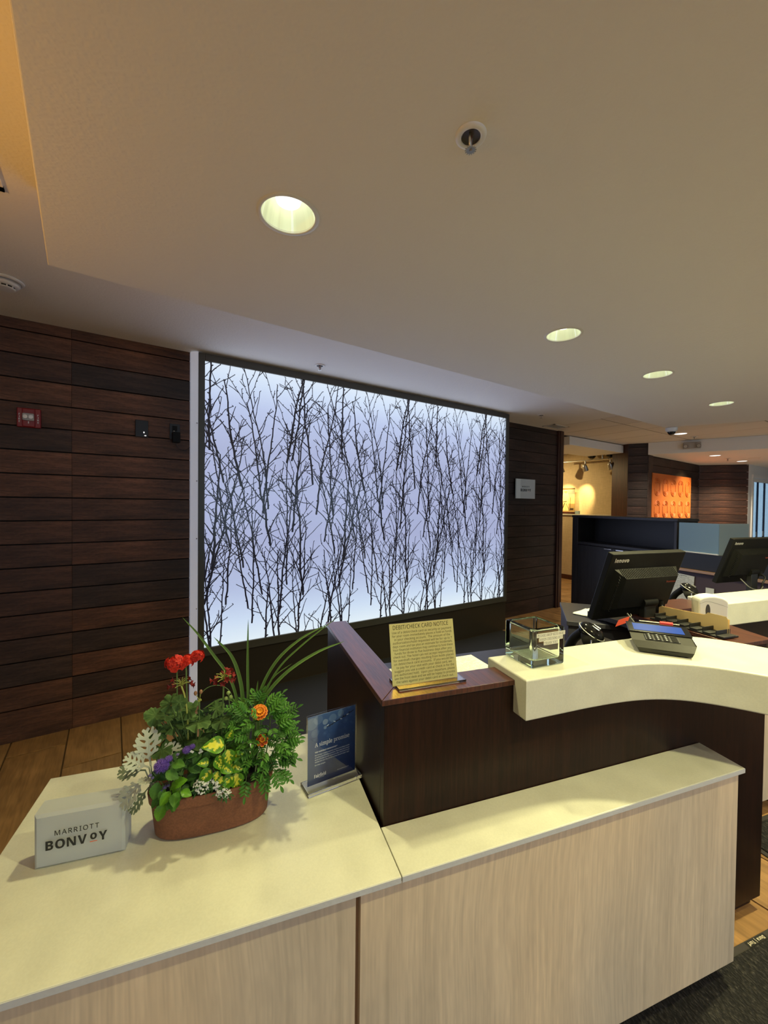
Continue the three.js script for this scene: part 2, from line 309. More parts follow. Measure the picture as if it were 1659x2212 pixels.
// ---------------------------------------------------------------- light box
{
  const t = thing('light_box', 'large backlit wall panel with dark bare branches on bluish white, in a grey frame', 'light box', V(2.38, 0, -3.45));
  const x0 = 0.602 - 2.38, x1 = 4.140 - 2.38, y0 = 0.432, y1 = 2.690, PW = (x1 - x0) / 3;
  const tex = canvasTex(1024, 1960, (g, w, h) => {
    const gr = g.createLinearGradient(0, 0, 0, h);
    [[0, '#e2f0ff'], [0.05, '#d6e6fc'], [0.14, '#c0cdee'], [0.3, '#b0b9dc'], [0.62, '#aeb6da'], [0.8, '#b8c5e7'], [0.92, '#d0e2fb'], [1, '#e4f3ff']].forEach(([p, c]) => gr.addColorStop(p, c));
    g.fillStyle = gr; g.fillRect(0, 0, w, h);
    g.lineCap = 'round'; g.lineJoin = 'round';
    const ink = '#1c1b22';
    const seg = (x0, y0, x1, y1, wd) => { for (const ox of [-w, 0, w]) { g.lineWidth = wd; g.beginPath(); g.moveTo(x0 + ox, y0); g.lineTo(x1 + ox, y1); g.stroke(); } };
    function twig(x, y, ang, len, wid, depth) {          // straight, slightly kinked stems with knots and side shoots
      g.strokeStyle = ink;
      const n = Math.max(2, Math.round(len / 48)); let a = ang, side = rnd() < 0.5 ? 1 : -1;
      for (let i = 0; i < n; i++) {
        const wd = Math.max(4.2, wid * (1 - 0.62 * i / n)), k = a + side * (i % 2 ? 1 : -1) * rr(0.02, 0.11);
        const nx = x + Math.sin(k) * len / n, ny = y - Math.cos(k) * len / n;
        seg(x, y, nx, ny, wd);
        if (rnd() < 0.5) { const s = rnd() < 0.5 ? 1 : -1, q = wd * 0.5 + rr(3, 7); seg(nx, ny, nx + s * q, ny - rr(3, 9), Math.max(4.5, wd * 0.7)); }
        x = nx; y = ny; a += (ang - a) * 0.2 + rr(-0.06, 0.06);
        const p = depth === 0 ? 0.42 : depth === 1 ? 0.36 : 0.0;
        if (i > 0 && rnd() < p) { side = -side; twig(x, y, a + side * rr(0.32, 0.75), depth === 0 ? rr(110, 330) : rr(45, 120), Math.max(5, wd * 0.6), depth + 1); }
      }
    }
    for (let row = 0; row < 3; row++) for (let i = 0; i < 10; i++) {
      const x = (i + rr(0.0, 1.0)) * w / 10, y = h * (1.0 - row * 0.30) + rr(-330, 330);
      twig(x, y, rr(-0.24, 0.24), rr(650, 1250), rr(11, 19), 0);
    }
    for (let i = 0; i < 6; i++) twig(rr(0, w), h * 1.02, rr(-0.2, 0.2), rr(400, 800), rr(10, 16), 0);
    for (let i = 0; i < 7; i++) twig(rr(0, w), rr(0.15, 1) * h, (rnd() < 0.5 ? -1 : 1) * rr(0.6, 1.15), rr(240, 460), rr(6, 9), 1);
  });
  const mat = phys([0.35, 0.35, 0.36], 0.22, { map: tex, emissive: new THREE.Color(1, 1, 1), emissiveMap: tex, emissiveIntensity: 0.88 });
  for (let k = 0; k < 3; k++) {
    const g = new THREE.BoxGeometry(PW - 0.0015, y1 - y0, 0.012).translate(x0 + PW * (k + 0.5), (y0 + y1) / 2, -0.012);
    part('panel', g, mat, t);
  }
  const F = (a, b, c, d, z = 0.012) => rspan(a, b, c, d, -0.06, z, 0.003);
  part('frame', [F(x0 - 0.045, x0, y0 - 0.065, y1 + 0.055), F(x1, x1 + 0.05, y0 - 0.065, y1 + 0.055), F(x0, x1, y1, y1 + 0.055), F(x0, x1, y0 - 0.065, y0)], M.frameMetal, t);
  part('side_panel', slabGeo([[0.509 - 2.38, -0.045], [x0 - 0.046, -0.003], [x0 - 0.046, -0.06], [0.55 - 2.38, -0.10], [0.509 - 2.38, -0.10]], 0.0, TOP - 0.006), std([0.9, 0.9, 0.92], 0.5, { emissive: new THREE.Color(0.72, 0.8, 1), emissiveIntensity: 0.22 }), t, 'white side return panel with a faint glow added to lighten it');  // bluish emission stands in for light bleeding from the box onto this panel
  part('base_panel', span(x0 - 0.045, x1 + 0.05, 0.0, y0 - 0.066, -0.09, -0.004), std([0.03, 0.024, 0.018], 0.35), t, 'dark brown panel under the light box');
  for (const y of [0.75, 1.3, 1.75, 2.2]) part('screw', new THREE.SphereGeometry(0.006, 8, 6).translate(0.548 - 2.38, y, -0.006), M.chrome, t);
  const L = new THREE.RectAreaLight(PANEL_COLOR, PANEL_RADIANCE, x1 - x0, y1 - y0);
  L.position.set(2.37, (y0 + y1) / 2, -3.41); L.lookAt(2.37, (y0 + y1) / 2, 0); scene.add(L);
}

// ---------------------------------------------------------------- downlights
const canTex = canvasTex(512, 64, (g, w, h) => { g.fillStyle = '#c8cc96'; g.fillRect(0, 0, w, h); for (let i = 0; i < 60; i++) { const x = rnd() * w, l = rr(6, 40); g.fillStyle = (i % 3 ? 'rgba(236,242,190,' : 'rgba(168,176,128,') + rr(0.1, 0.45).toFixed(2) + ')'; g.fillRect(x, 0, l, h); } for (let i = 0; i < 5; i++) { g.fillStyle = 'rgba(245,250,240,0.8)'; g.fillRect(rnd() * w, 0, rr(4, 10), h); } });  // lamplight and its streaks on the reflector, painted for the emission
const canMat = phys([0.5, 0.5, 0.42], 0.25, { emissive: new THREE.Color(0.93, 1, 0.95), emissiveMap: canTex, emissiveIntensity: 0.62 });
const rimMat = phys([0.72, 0.70, 0.62], 0.4);
function downlight(name, label, x, y, z, cd, color, group, angle = 1.12, flush = false) {
  const t = thing(name, label, 'downlight', V(x, y, z), 0, group);
  part('trim_ring', lathe([[0.0835, 0.004], [0.084, -0.002], [0.087, -0.0035], [0.0965, -0.002], [0.0975, 0.001]], 56), rimMat, t);
  part('reflector', lathe([[0.0838, 0.0], [0.083, 0.012], [0.075, 0.045], [0.061, 0.078], [0.046, 0.092]], 56), canMat, t);
  part('lamp', lathe([[0.0, 0.036], [0.026, 0.037], [0.038, 0.043], [0.042, 0.056], [0.046, 0.093], [0.0, 0.096]]), M.lampBulb, t);
  if (flush) part('lens', lathe([[0, -0.0035], [0.07, -0.0035], [0.083, -0.0005], [0.083, 0.001]]), M.lampBulb, t);
  if (cd) { const s = new THREE.SpotLight(color, cd, 0, angle, 0.55, 2); s.position.set(x, y - 0.025, z); s.target.position.set(x, 0, z); s.castShadow = true; s.shadow.radius = 2.2; scene.add(s, s.target); }
  return t;
}
M.canDouble = canMat; canMat.side = THREE.DoubleSide;
const DL = ['largest round recessed downlight, nearest, above the flower planter', 'second round recessed downlight from the left, above the glass cube', 'third recessed downlight in the row on the dropped ceiling', 'fourth and smallest recessed downlight in the row on the dropped ceiling'];
DOWN.forEach(([x, z], i) => downlight('downlight', DL[i], x, SLAB, z, DOWN_CD, DOWN_COLOR, 'recessed downlights in the dropped ceiling'));
DOWN_OUT.forEach(([x, z], i) => downlight('downlight', ['recessed downlight over the guest side of the low counter', 'recessed downlight over the floor beside the curved counter', 'first unseen lobby downlight from the left, added as fill behind the low counter', 'second unseen lobby downlight from the left, added as fill', 'third unseen lobby downlight from the left, added as fill', 'last unseen lobby downlight, farthest right, added as fill'][i], x, SLAB, z, z < 1 ? (x < 2 ? FRONT_CD : 18) : LOBBY_FILL_CD, z < 1 ? DOWN_COLOR : LOBBY_FILL_COLOR, 'recessed downlights over the guest side', z < 1 ? 1.12 : 1.35));
downlight('downlight', 'bright downlight in the tiled ceiling beside a dome camera', 7.5, TOP, -2.79, 12, new THREE.Color(1, 0.85, 0.6), undefined, 1.12, true);
downlight('downlight', 'left recessed downlight in the far lowered ceiling by the orange art', 9.14, 2.545, -2.85, 14, new THREE.Color(1, 0.86, 0.62), undefined, 1.12, true);
downlight('downlight', 'right recessed downlight in the far lowered ceiling near the windows', 10.6, 2.545, -2.86, 14, new THREE.Color(1, 0.86, 0.62), undefined, 1.12, true);
{ // unseen amber pendant, added left of the view to light the ceiling orange
  const t = thing('added_pendant_lamp', 'unseen amber bowl pendant added left of the dropped ceiling for its orange uplight', 'pendant lamp', V(-1.25, 2.0, -1.34));
  part('bowl', lathe([[0.01, 0], [0.1, 0.03], [0.14, 0.09], [0.145, 0.1], [0.13, 0.085], [0.01, 0.02]]), std([0.8, 0.4, 0.08], 0.5, { emissive: new THREE.Color(1, 0.45, 0.08), emissiveIntensity: 0.6, side: THREE.DoubleSide }), t);
  part('rod', cyl(0.006, 0.006, 0.75, 0, 0.385, 0, 8), M.steel, t);
}
{
  const s = new THREE.SpotLight(new THREE.Color(1, 0.50, 0.10), 2.4, 0, 1.2, 0.5, 2); s.position.set(-1.21, 2.14, -1.34); s.target.position.set(-0.55, 2.9, -1.3); s.castShadow = true; s.shadow.radius = 3; scene.add(s, s.target);
}

// ---------------------------------------------------------------- reception counter, first station (x along the counter, z towards the guests)
const at = (x, y, z) => desk(x, y, z);
function makeDesk() {
  const t = thing('reception_desk', 'dark mahogany reception desk with a raised left wing and ledge, holding the brass notice', 'reception desk', at(0, 0, 0), PHI);
  part('front_panel', rspan(0.0, 1.585, 0.052, 1.054, -0.028, 0, 0.0015), M.veneer, t);
  part('left_panel', rspan(0.0, 0.028, 0.055, 1.054, -0.735, -0.0285, 0.0015), M.veneer, t);
  part('right_panel', rspan(1.557, 1.585, 0.055, 1.054, -0.40, -0.0285, 0.0015), M.veneer, t);
  part('inner_panel', [span(0.066, 0.08, 0.3, 1.05, -0.735, -0.09), span(0.08, 1.55, 0.3, 1.05, -0.10, -0.088)], M.veneer, t);
  part('plinth', span(0.02, 1.58, 0, 0.052, -0.6, -0.029), M.veneer, t);
  part('cap_left', slabGeo([[-0.009, 0.004], [-0.009, -0.735], [0.080, -0.735], [0.080, -0.098]], 1.0555, 1.071, 0.0015), M.cap, t, 'worn mahogany top of the left wing');
  part('cap_front', slabGeo([[-0.008, 0.0045], [0.0805, -0.0975], [0.42, -0.0975], [0.42, 0.0045]], 1.0553, 1.0708, 0.0015), M.cap, t, 'worn mahogany front ledge');
  part('cap_right', slabGeo([[1.40, 0.003], [1.40, -0.434], [1.665, -0.434], [1.665, -0.17], [1.612, 0.003]], 1.0555, 1.071, 0.0015), M.cap, t, 'mahogany ledge under the folders');
  part('work_surface', slabGeo([[0.085, -0.105], [0.085, -0.74], [1.55, -0.74], [1.55, -0.105]], 0.83, 0.86, 0.002), M.darkLam, t);
  return t;
}
const desk1 = makeDesk();
{
  const t = thing('reception_desk', 'second mahogany reception desk further right, carrying the far monitor', 'reception desk', at(1.612, 0, -0.436), PHI);
  part('front_panel', rspan(0.01, 1.6, 0.055, 0.972, -0.028, 0, 0.0015), M.veneer, t);
  part('cap_front', slabGeo([[0.002, 0.0], [0.002, -0.17], [0.383, -0.17], [0.383, 0.0]], 1.0553, 1.0708, 0.0015), M.cap, t, 'mahogany ledge behind the dispenser');
  part('ledge_panel', rspan(0.01, 0.38, 0.9725, 1.055, -0.165, -0.002, 0.0015), M.veneer, t);
  part('work_surface', rspan(0.30, 1.6, 0.83, 0.86, -0.75, -0.18, 0.002), M.darkLam, t);
  part('plinth', span(0.03, 1.55, 0, 0.055, -0.5, -0.03), M.black, t);
}

function makeCounterBlock() {
  const t = thing('transaction_counter', 'thick cream solid-surface counter curving to the right, with the glass cube and card terminal', 'counter', at(0, 0, 0), PHI);
  const s = new THREE.Shape(); const P = (x, z) => [x, -z];
  s.moveTo(...P(0.403, 0.056)); s.lineTo(...P(0.62, 0.053));
  s.bezierCurveTo(...P(0.83, 0.054), ...P(0.93, 0.07), ...P(1.03, 0.165));
  s.bezierCurveTo(...P(1.10, 0.235), ...P(1.15, 0.30), ...P(1.185, 0.40));
  s.lineTo(...P(1.20, 0.44)); s.lineTo(...P(1.475, 0.44)); s.lineTo(...P(1.47, 0.36));
  s.bezierCurveTo(...P(1.44, 0.20), ...P(1.40, 0.02), ...P(1.28, -0.07));
  s.bezierCurveTo(...P(1.20, -0.13), ...P(1.08, -0.13), ...P(0.98, -0.132));
  s.lineTo(...P(0.403, -0.132)); s.closePath();
  const b = 0.005, g = new THREE.ExtrudeGeometry(s, { depth: 0.117 - 2 * b, bevelEnabled: true, bevelThickness: b, bevelSize: b, bevelOffset: -b, bevelSegments: 3, curveSegments: 24 });
  part('counter_slab', metreUV(g.rotateX(-Math.PI / 2).translate(0, 0.973 + b, 0)), M.solid, t);
  return t;
}
const block1 = makeCounterBlock();
{ // the far station's counter runs straight
  const t = thing('transaction_counter', 'thick cream solid-surface counter at the far right, before the second monitor', 'counter', at(1.612, 0, -0.436), PHI);
  part('counter_slab', rspan(0.385, 1.6, 0.973, 1.09, -0.145, 0.046, 0.006), M.solid, t);
}

// low guest counter
function tiledTop(name, label, pts) {
  const t = thing(name, label, 'countertop', at(0, 0, 0), PHI, 'low cream countertops');
  part('top', slabGeo(pts, 0.7215, 0.735, 0.0015), M.solid, t);
  return t;
}
const topL = tiledTop('low_countertop', 'cream low countertop at the left, holding the planter and signs', [[-0.900, -0.498], [-0.890, 0.1495], [-0.0085, 0.1495], [-0.0085, -0.498]]);
part('edge_strip', rspan(-0.889, -0.009, 0.7205, 0.734, 0.1497, 0.1512, 0.0005), M.edgeBand, topL, 'grey edge strip');
const topR = tiledTop('low_countertop', 'long narrow cream low countertop in front of the dark desk', [[-0.0065, 0.0015], [-0.0065, 0.1495], [1.197, 0.1495], [1.208, 0.0015]]);
part('edge_strip', rspan(-0.006, 1.196, 0.7205, 0.734, 0.1497, 0.1512, 0.0005), M.edgeBand, topR, 'grey edge strip');
{
  const t = thing('low_cabinet', 'low cabinet with pale maple front panels under the cream countertops', 'cabinet', at(0, 0, 0), PHI);
  part('carcass', [rspan(-0.86, -0.02, 0.083, 0.7205, -0.47, 0.117, 0.002), rspan(-0.02, 1.203, 0.083, 0.7205, 0.004, 0.117, 0.002)], M.carcass, t);
  part('front_panel', rspan(-0.89, -0.1115, 0.083, 0.712, 0.1175, 0.137, 0.0015), M.maple, t);
  part('front_panel', metreUV(new RoundedBoxGeometry(1.289, 0.629, 0.0195, 2, 0.0015).translate(0.5435, 0.3975, 0.12725), 0.37, 0.5), M.maple, t);
  part('plinth', [span(-0.82, 1.14, 0, 0.083, 0.006, 0.058)], M.black, t);
}
{ // the far station's low counter
  const t = thing('low_cabinet', 'pale low cabinet of the far station, at the right edge under the curved counter', 'cabinet', at(2.11, 0, -0.436), PHI);
  part('carcass', rspan(0.01, 1.1, 0.083, 0.7205, 0.004, 0.117, 0.002), M.carcass, t);
  part('front_panel', rspan(0, 1.1, 0.083, 0.712, 0.1175, 0.137, 0.0015), M.maple, t);
  part('side_edge', rspan(-0.02, -0.0005, 0.07, 0.712, 0.004, 0.137, 0.0015), M.edgeBand, t);
  part('top', rspan(-0.03, 1.12, 0.7215, 0.735, 0.0015, 0.15, 0.002), M.solid, t);
  part('plinth', span(0.03, 1.08, 0, 0.083, 0.006, 0.058), M.black, t);
}
// floor mats
{
  const mk = (x0, x1, z0, z1, label) => {
    const t = thing('floor_mat', label, 'mat', at(0, 0, 0), PHI);
    part('border', rspan(x0, x1, 0.0, 0.006, z0, z1, 0.002), M.matEdge, t);
    part('pile', rspan(x0 + 0.025, x1 - 0.025, 0.004, 0.012, z0 + 0.025, z1 - 0.025, 0.003), M.mat, t);
    return t;
  };
  const m1 = mk(-0.9, 1.86, 0.062, 1.35, 'dark ribbed carpet mat along the foot of the low cabinet');
  const tex = canvasTex(256, 48, (g, w, h) => { g.fillStyle = '#16130f'; g.fillRect(0, 0, w, h); g.fillStyle = '#cfc7ae'; g.font = 'bold 40px sans-serif'; g.textAlign = 'center'; g.textBaseline = 'middle'; g.fillText('Dura | Turf', w / 2, h / 2, w * 0.98); });
  const pl = new THREE.PlaneGeometry(0.105, 0.019).rotateX(-Math.PI / 2).rotateY(Math.PI).translate(1.425, 0.0068, 0.0755);
  part('lettering', pl, std([1, 1, 1], 0.8, { map: tex }), m1);
  mk(1.90, 3.4, -0.30, 0.9, 'dark ribbed carpet mat at the right edge, before the far station');
}

{
  const t = thing('floor_mat', 'black anti-fatigue mat on the floor behind the desk, below the light box', 'mat', V(2.33, 0, -2.645));
  part('mat', rspan(-1.77, 1.77, 0.0005, 0.014, -0.785, 0.785, 0.004), std([0.012, 0.011, 0.011], 0.85), t);
}
// ---------------------------------------------------------------- lettering
const font = await new FontLoader().loadAsync('fonts/droid/droid_sans_regular.typeface.json');
const fontB = await new FontLoader().loadAsync('fonts/droid/droid_sans_bold.typeface.json');
function word(text, size, f, depth = 0.0006, squash = 1) {
  const g = new TextGeometry(text, { font: f, size, depth, curveSegments: 5, bevelEnabled: false }); g.computeBoundingBox();
  const c = g.boundingBox.getCenter(V(0, 0, 0)); return g.translate(-c.x, 0, 0).scale(squash, 1, 1);
}
function spaced(text, size, f, gap) {
  let x = 0; const out = [];
  for (const ch of text) { const g = new TextGeometry(ch, { font: f, size, depth: 0.0006, curveSegments: 6 }); g.computeBoundingBox(); const b = g.boundingBox; out.push(g.translate(x - b.min.x, 0, 0)); x += b.max.x - b.min.x + gap; }
  return merge(out).translate(-(x - gap) / 2, 0, 0);
}
// the two-line mark: a small first line, a wide second line whose last O is small and underlined
function logo(parent, w, cx, cy, z) {
  const k = w / 0.1;
  part('lettering', [spaced('MARRIOTT', 0.0088 * k, font, 0.0026 * k).translate(cx, cy + 0.0125 * k, z),
    spaced('BONV', 0.0165 * k, fontB, 0.0030 * k).translate(cx - 0.0165 * k, cy - 0.012 * k, z),
    spaced('o', 0.0150 * k, fontB, 0).translate(cx + 0.0255 * k, cy - 0.0075 * k, z), spaced('Y', 0.0165 * k, fontB, 0).translate(cx + 0.0405 * k, cy - 0.012 * k, z)], M.ink, parent);
  part('underline', box(0.0115 * k, 0.0012 * k, 0.0006, cx + 0.0255 * k, cy - 0.0115 * k, z + 0.0003), M.orangeInk, parent);
}
// frosted block on the low counter
{
  const t = thing('acrylic_sign_block', 'frosted acrylic sign block with black two-line lettering on the counter, left of the planter', 'sign', V(-0.063, 0.735, -1.1745), Math.atan2(-0.281, 0.96));
  const s = new THREE.Shape([[-0.091, 0], [0.091, 0], [0.091, 0.125], [-0.091, 0.125]].map((p) => new THREE.Vector2(...p)));
  const b = 0.006, g = new THREE.ExtrudeGeometry(s, { depth: 0.048, bevelEnabled: true, bevelThickness: b, bevelSize: b, bevelOffset: -b, bevelSegments: 1 });
  part('block', metreUV(g.translate(0, 0, -0.054)), M.acrylicBlock, t);
  logo(t, 0.128, -0.004, 0.061, 0.0062);
  t.position.y = 0.7355;
}
{ // plaque on the far plank wall
  const t = thing('wall_plaque', 'square glass plaque with dark two-line lettering on the plank wall right of the light box', 'sign', V(4.955, 1.833, -3.80));
  part('plate', rspan(-0.215, 0.215, -0.14, 0.14, 0.03, 0.045, 0.003), phys([0.58, 0.64, 0.66], 0.25), t);
  part('bevel_strip', rspan(-0.215, -0.12, -0.139, 0.139, 0.0455, 0.048, 0.001), phys([0.75, 0.82, 0.84], 0.15), t);
  for (const x of [-0.15, 0.15]) part('standoff', cyl(0.015, 0.015, 0.03).rotateX(Math.PI / 2).translate(x, 0, 0.015), M.steel, t);
  logo(t, 0.24, 0.0, -0.01, 0.0465);
}
// blue promise card in a clear stand
{
  const t = thing('card_holder', 'clear acrylic stand holding a navy blue card titled A simple promise, right of the planter', 'sign holder', at(-0.092, 0.735, -0.2105), PHI + 12.5 * Math.PI / 180);
  part('base', rspan(-0.088, 0.088, 0, 0.012, -0.032, 0.03, 0.002), M.clear, t);
  part('sleeve', [rspan(-0.082, 0.082, 0.0125, 0.222, -0.0042, -0.0018, 0.0008), rspan(-0.082, 0.082, 0.0125, 0.219, 0.0018, 0.0042, 0.0008), rspan(0.0795, 0.082, 0.0125, 0.219, -0.0015, 0.0015, 0.0005), rspan(-0.082, -0.0795, 0.0125, 0.219, -0.0015, 0.0015, 0.0005)], M.film, t);
  const tex = canvasTex(768, 1024, (g, w, h) => {
    const gr = g.createLinearGradient(0, 0, w * 0.4, h); gr.addColorStop(0, '#4a6da3'); gr.addColorStop(0.35, '#264a86'); gr.addColorStop(1, '#142b60'); g.fillStyle = gr; g.fillRect(0, 0, w, h);
    for (let i = 0; i < 130; i++) { const y = Math.pow(rnd(), 1.2) * h, r = rr(10, 34); g.fillStyle = 'rgba(150,175,210,' + (0.03 + 0.10 * rnd() * (1 - y / h)).toFixed(3) + ')'; g.beginPath(); g.arc(rnd() * w, y, r, 0, 7); g.fill(); }
    for (const [x, y, r, a] of [[270, 130, 42, 0.5], [60, 110, 90, 0.25], [160, 70, 70, 0.2], [270, 215, 24, 0.45], [110, 260, 60, 0.2], [390, 100, 60, 0.25], [520, 60, 50, 0.25]]) { g.fillStyle = 'rgba(190,205,220,' + a + ')'; g.beginPath(); g.arc(x, y, r, 0, 7); g.fill(); }
    g.strokeStyle = '#0a1530'; g.lineWidth = 10; g.beginPath(); g.moveTo(290, 215); g.quadraticCurveTo(480, 170, 740, 70); g.stroke();
    for (let i = 0; i < 12; i++) { const x = 310 + i * 36, y = 208 - i * 11 + rr(-16, 16); g.fillStyle = i % 3 ? '#0c1836' : '#c9d6e6'; g.beginPath(); g.ellipse(x, y, 20, 7, rr(-1.2, 0.6), 0, 7); g.fill(); }
    g.fillStyle = '#f2f5f8'; g.textBaseline = 'alphabetic';
    g.font = '84px serif'; g.fillText('A simple promise', 110, 470, 560);
    g.font = 'bold 26px sans-serif'; g.fillText('THE FAIRFIELD GUARANTEE™', 110, 560, 380);
    g.font = '25px sans-serif';
    ['Our heritage of warm hospitality inspires us to always provide', 'an inviting and effortless experience. This is what we’ve always', 'done and what we will continue to do. And if you’re not', 'satisfied with your stay, just let us know, and we’ll make it right.'].forEach((l, i) => g.fillText(l, 110, 604 + i * 34, 560));
    g.fillText('It’s that simple.', 110, 752);
    g.font = 'bold 66px serif'; g.fillText('Fairfield', 100, 930, 190); g.fillRect(170, 942, 90, 3);
    g.font = '17px sans-serif'; g.fillText('Visit us at fairfield.marriott.com', 470, 930, 190);
  });
  part('printed_card', new THREE.BoxGeometry(0.157, 0.205, 0.0012).translate(0, 0.1155, 0), phys([0.95, 0.95, 0.95], 0.4, { map: tex }), t);
}
// brass debit notice
{
  const t = thing('notice_plate', 'gold metal debit card notice in a clear stand on the mahogany ledge', 'sign', at(0.157, 1.0712, -0.057), PHI - 0.0);
  const base = rspan(-0.105, 0.105, 0, 0.006, -0.05, 0.028, 0.0015); part('stand', base, M.clear, t);
  const tex = canvasTex(1200, 1060, (c, w, h) => {
    c.fillStyle = '#d9c684'; c.fillRect(0, 0, w, h);
    for (let i = 0; i < 900; i++) { c.fillStyle = 'rgba(' + (rnd() < 0.5 ? '120,100,50' : '255,240,180') + ',0.05)'; c.fillRect(rnd() * w, 0, 1, h); }
    c.fillStyle = '#2a2412'; c.textAlign = 'center'; c.font = '100px sans-serif'; c.fillText('DEBIT/CHECK CARD NOTICE', w / 2 - 20, 105, 1050);
    c.font = '52px sans-serif';
    ['Use of a debit/check card as security or payment', 'for your room immediately places a hold on funds', 'in your checking account.  The amount of the', 'authorization/hold requested will be for up to 7', 'days room and tax plus an estimate for incidentals.', 'Your financial institution may continue to hold these', 'funds for three to five business days after you', 'check out. The hotel can not accept responsibility', 'for overdraft charges resulting from holds placed', 'on debit/check card accounts.  If you would like', 'to pay for your visit with your debit card, we', 'suggest you use a credit card at check in for the', 'pre authorized hold.  Upon your departure, please', 'see the front desk and we will be happy to process', 'the sales against your debit card at check out.'].forEach((l, i) => c.fillText(l, w / 2, 178 + i * 60, 1120));
  });
  const plate = new THREE.BoxGeometry(0.204, 0.168, 0.0016).translate(0, 0.084, 0).rotateX(-0.21).translate(-0.012, 0.004, 0.002);
  part('plate', plate, std([0.92, 0.80, 0.52], 0.30, { map: tex, metalness: 0.85 }), t);
  part('back_rest', new THREE.BoxGeometry(0.19, 0.11, 0.003).translate(0, 0.055, -0.003).rotateX(-0.21).translate(-0.012, 0.004, 0.002), M.clear, t);
}
// glass cube for keys
{
  const t = thing('glass_cube', 'thick square glass vase with paper labels asking for keys, on the curved counter', 'vase', at(0.532, 1.0905, -0.070), PHI + 3 * Math.PI / 180);
  const ev = new Evaluator(); ev.attributes = ['position', 'normal'];
  const o = new Brush(new RoundedBoxGeometry(0.128, 0.118, 0.128, 4, 0.007).translate(0, 0.059, 0)), i = new Brush(new RoundedBoxGeometry(0.104, 0.140, 0.104, 4, 0.010).translate(0, 0.018 + 0.07, 0));
  o.updateMatrixWorld(); i.updateMatrixWorld();
  const r = ev.evaluate(o, i, SUBTRACTION).geometry;
  part('vessel', r, M.glass, t);
  const lab = (txt, w, y) => {
    const tex = canvasTex(1024, Math.round(1024 * 0.0125 / w), (c, W, H) => { c.fillStyle = '#dcd9c4'; c.fillRect(0, 0, W, H); c.fillStyle = '#23221c'; c.font = Math.round(H * 0.86) + 'px serif'; c.textAlign = 'center'; c.textBaseline = 'middle'; c.fillText(txt, W / 2, H * 0.54, W * 0.94); });
    const m = part('paper_label', new THREE.BoxGeometry(w, 0.0125, 0.0003).translate(0.007, y, 0.0645), std([1, 1, 1], 0.7, { map: tex }), t);
  };
  lab('PLEASE DROP KEYS HERE', 0.113, 0.099); lab('WHEN CHECKING OUT', 0.094, 0.0865); lab('THANK YOU!', 0.058, 0.074);
}
// card terminal
{
  const t = thing('card_terminal', 'charcoal card payment terminal with a blue screen and keypad, on the curved counter', 'card terminal', at(1.033, 1.0905, -0.025), PHI - 0.755);
  const olive = phys([0.024, 0.0235, 0.017], 0.45, { specularIntensity: 0.55, bumpMap: peelTex, bumpScale: 0.0002 });
  // side profile (z forward to the guest, y up), narrowing towards the foot
  const w = 0.092, prof = [[0.088, 0.004, 0.8], [0.09, 0.018, 0.86], [0.062, 0.034, 1], [-0.075, 0.056, 1], [-0.082, 0.049, 0.98], [-0.06, 0.004, 0.85]];
  const pos = [], idx = []; for (const sx of [-1, 1]) for (const [z, y, k] of prof) pos.push(sx * w * k, y, z);
  const n = prof.length; for (let i = 0; i < n; i++) { const j = (i + 1) % n; idx.push(i, n + i, j, j, n + i, n + j); }
  for (let i = 1; i + 1 < n; i++) idx.push(0, i, i + 1, n, n + i + 1, n + i);
  let g = new THREE.BufferGeometry(); g.setAttribute('position', new THREE.Float32BufferAttribute(pos, 3)); g.setIndex(idx); g = g.toNonIndexed(); g.computeVertexNormals(); metreUV(g);
  part('body', g, olive, t);
  const tilt = Math.atan2(0.022, 0.137), on = (geo, u, lift = 0) => geo.rotateX(tilt).translate(0, 0.034 + Math.sin(tilt) * u + lift, 0.062 - Math.cos(tilt) * u);
  part('bezel', on(rbox(0.19, 0.005, 0.082, 0.002), 0.103, 0.002), M.blackGloss, t);
  part('screen', on(new THREE.BoxGeometry(0.152, 0.001, 0.056), 0.103, 0.0047), phys([0.01, 0.03, 0.15], 0.3, { specularIntensity: 0.15, emissive: new THREE.Color(0.01, 0.06, 0.32), emissiveIntensity: 0.8 }), t);
  part('keypad', on(rbox(0.1, 0.004, 0.046, 0.0015), 0.031, 0.0005), M.black, t);
  const kb = [], kt = []; for (let r = 0; r < 4; r++) for (let c = 0; c < 4; c++) { kb.push(on(rbox(0.018, 0.003, 0.0085, 0.001, -0.036 + c * 0.024, 0, 0), 0.014 + r * 0.0115, 0.003)); if (c < 3) kt.push(on(box(0.005, 0.0004, 0.003, -0.036 + c * 0.024, 0.0017, 0), 0.014 + r * 0.0115, 0.003)); }
  kb.forEach((k) => part('key', k, M.blackPlastic, t)); part('key_print', kt, M.whiteInk, t);
  part('card_slot', box(0.075, 0.003, 0.004, 0, 0.0125, 0.0895), M.black, t);
  part('trim_edge', tube([[0.0915, 0.036, 0.06], [0.0925, 0.058, -0.074]], 0.0012, 4, 6), M.chrome, t);
  const p = thing('stylus_pen', 'red and grey pen lying along the top edge of the card terminal', 'pen', t.position.clone(), t.rotation.y);
  const pg = (a, b, r) => tube([[a, 0.0655, -0.086], [b, 0.0655, -0.086]], r, 4, 10);
  part('barrel', pg(0.015, 0.055, 0.0062), phys([0.8, 0.05, 0.05], 0.35), p); part('shaft', pg(-0.05, 0.016, 0.0022), M.steel, p); part('tip', pg(0.055, 0.075, 0.0014), M.steel, p);
}

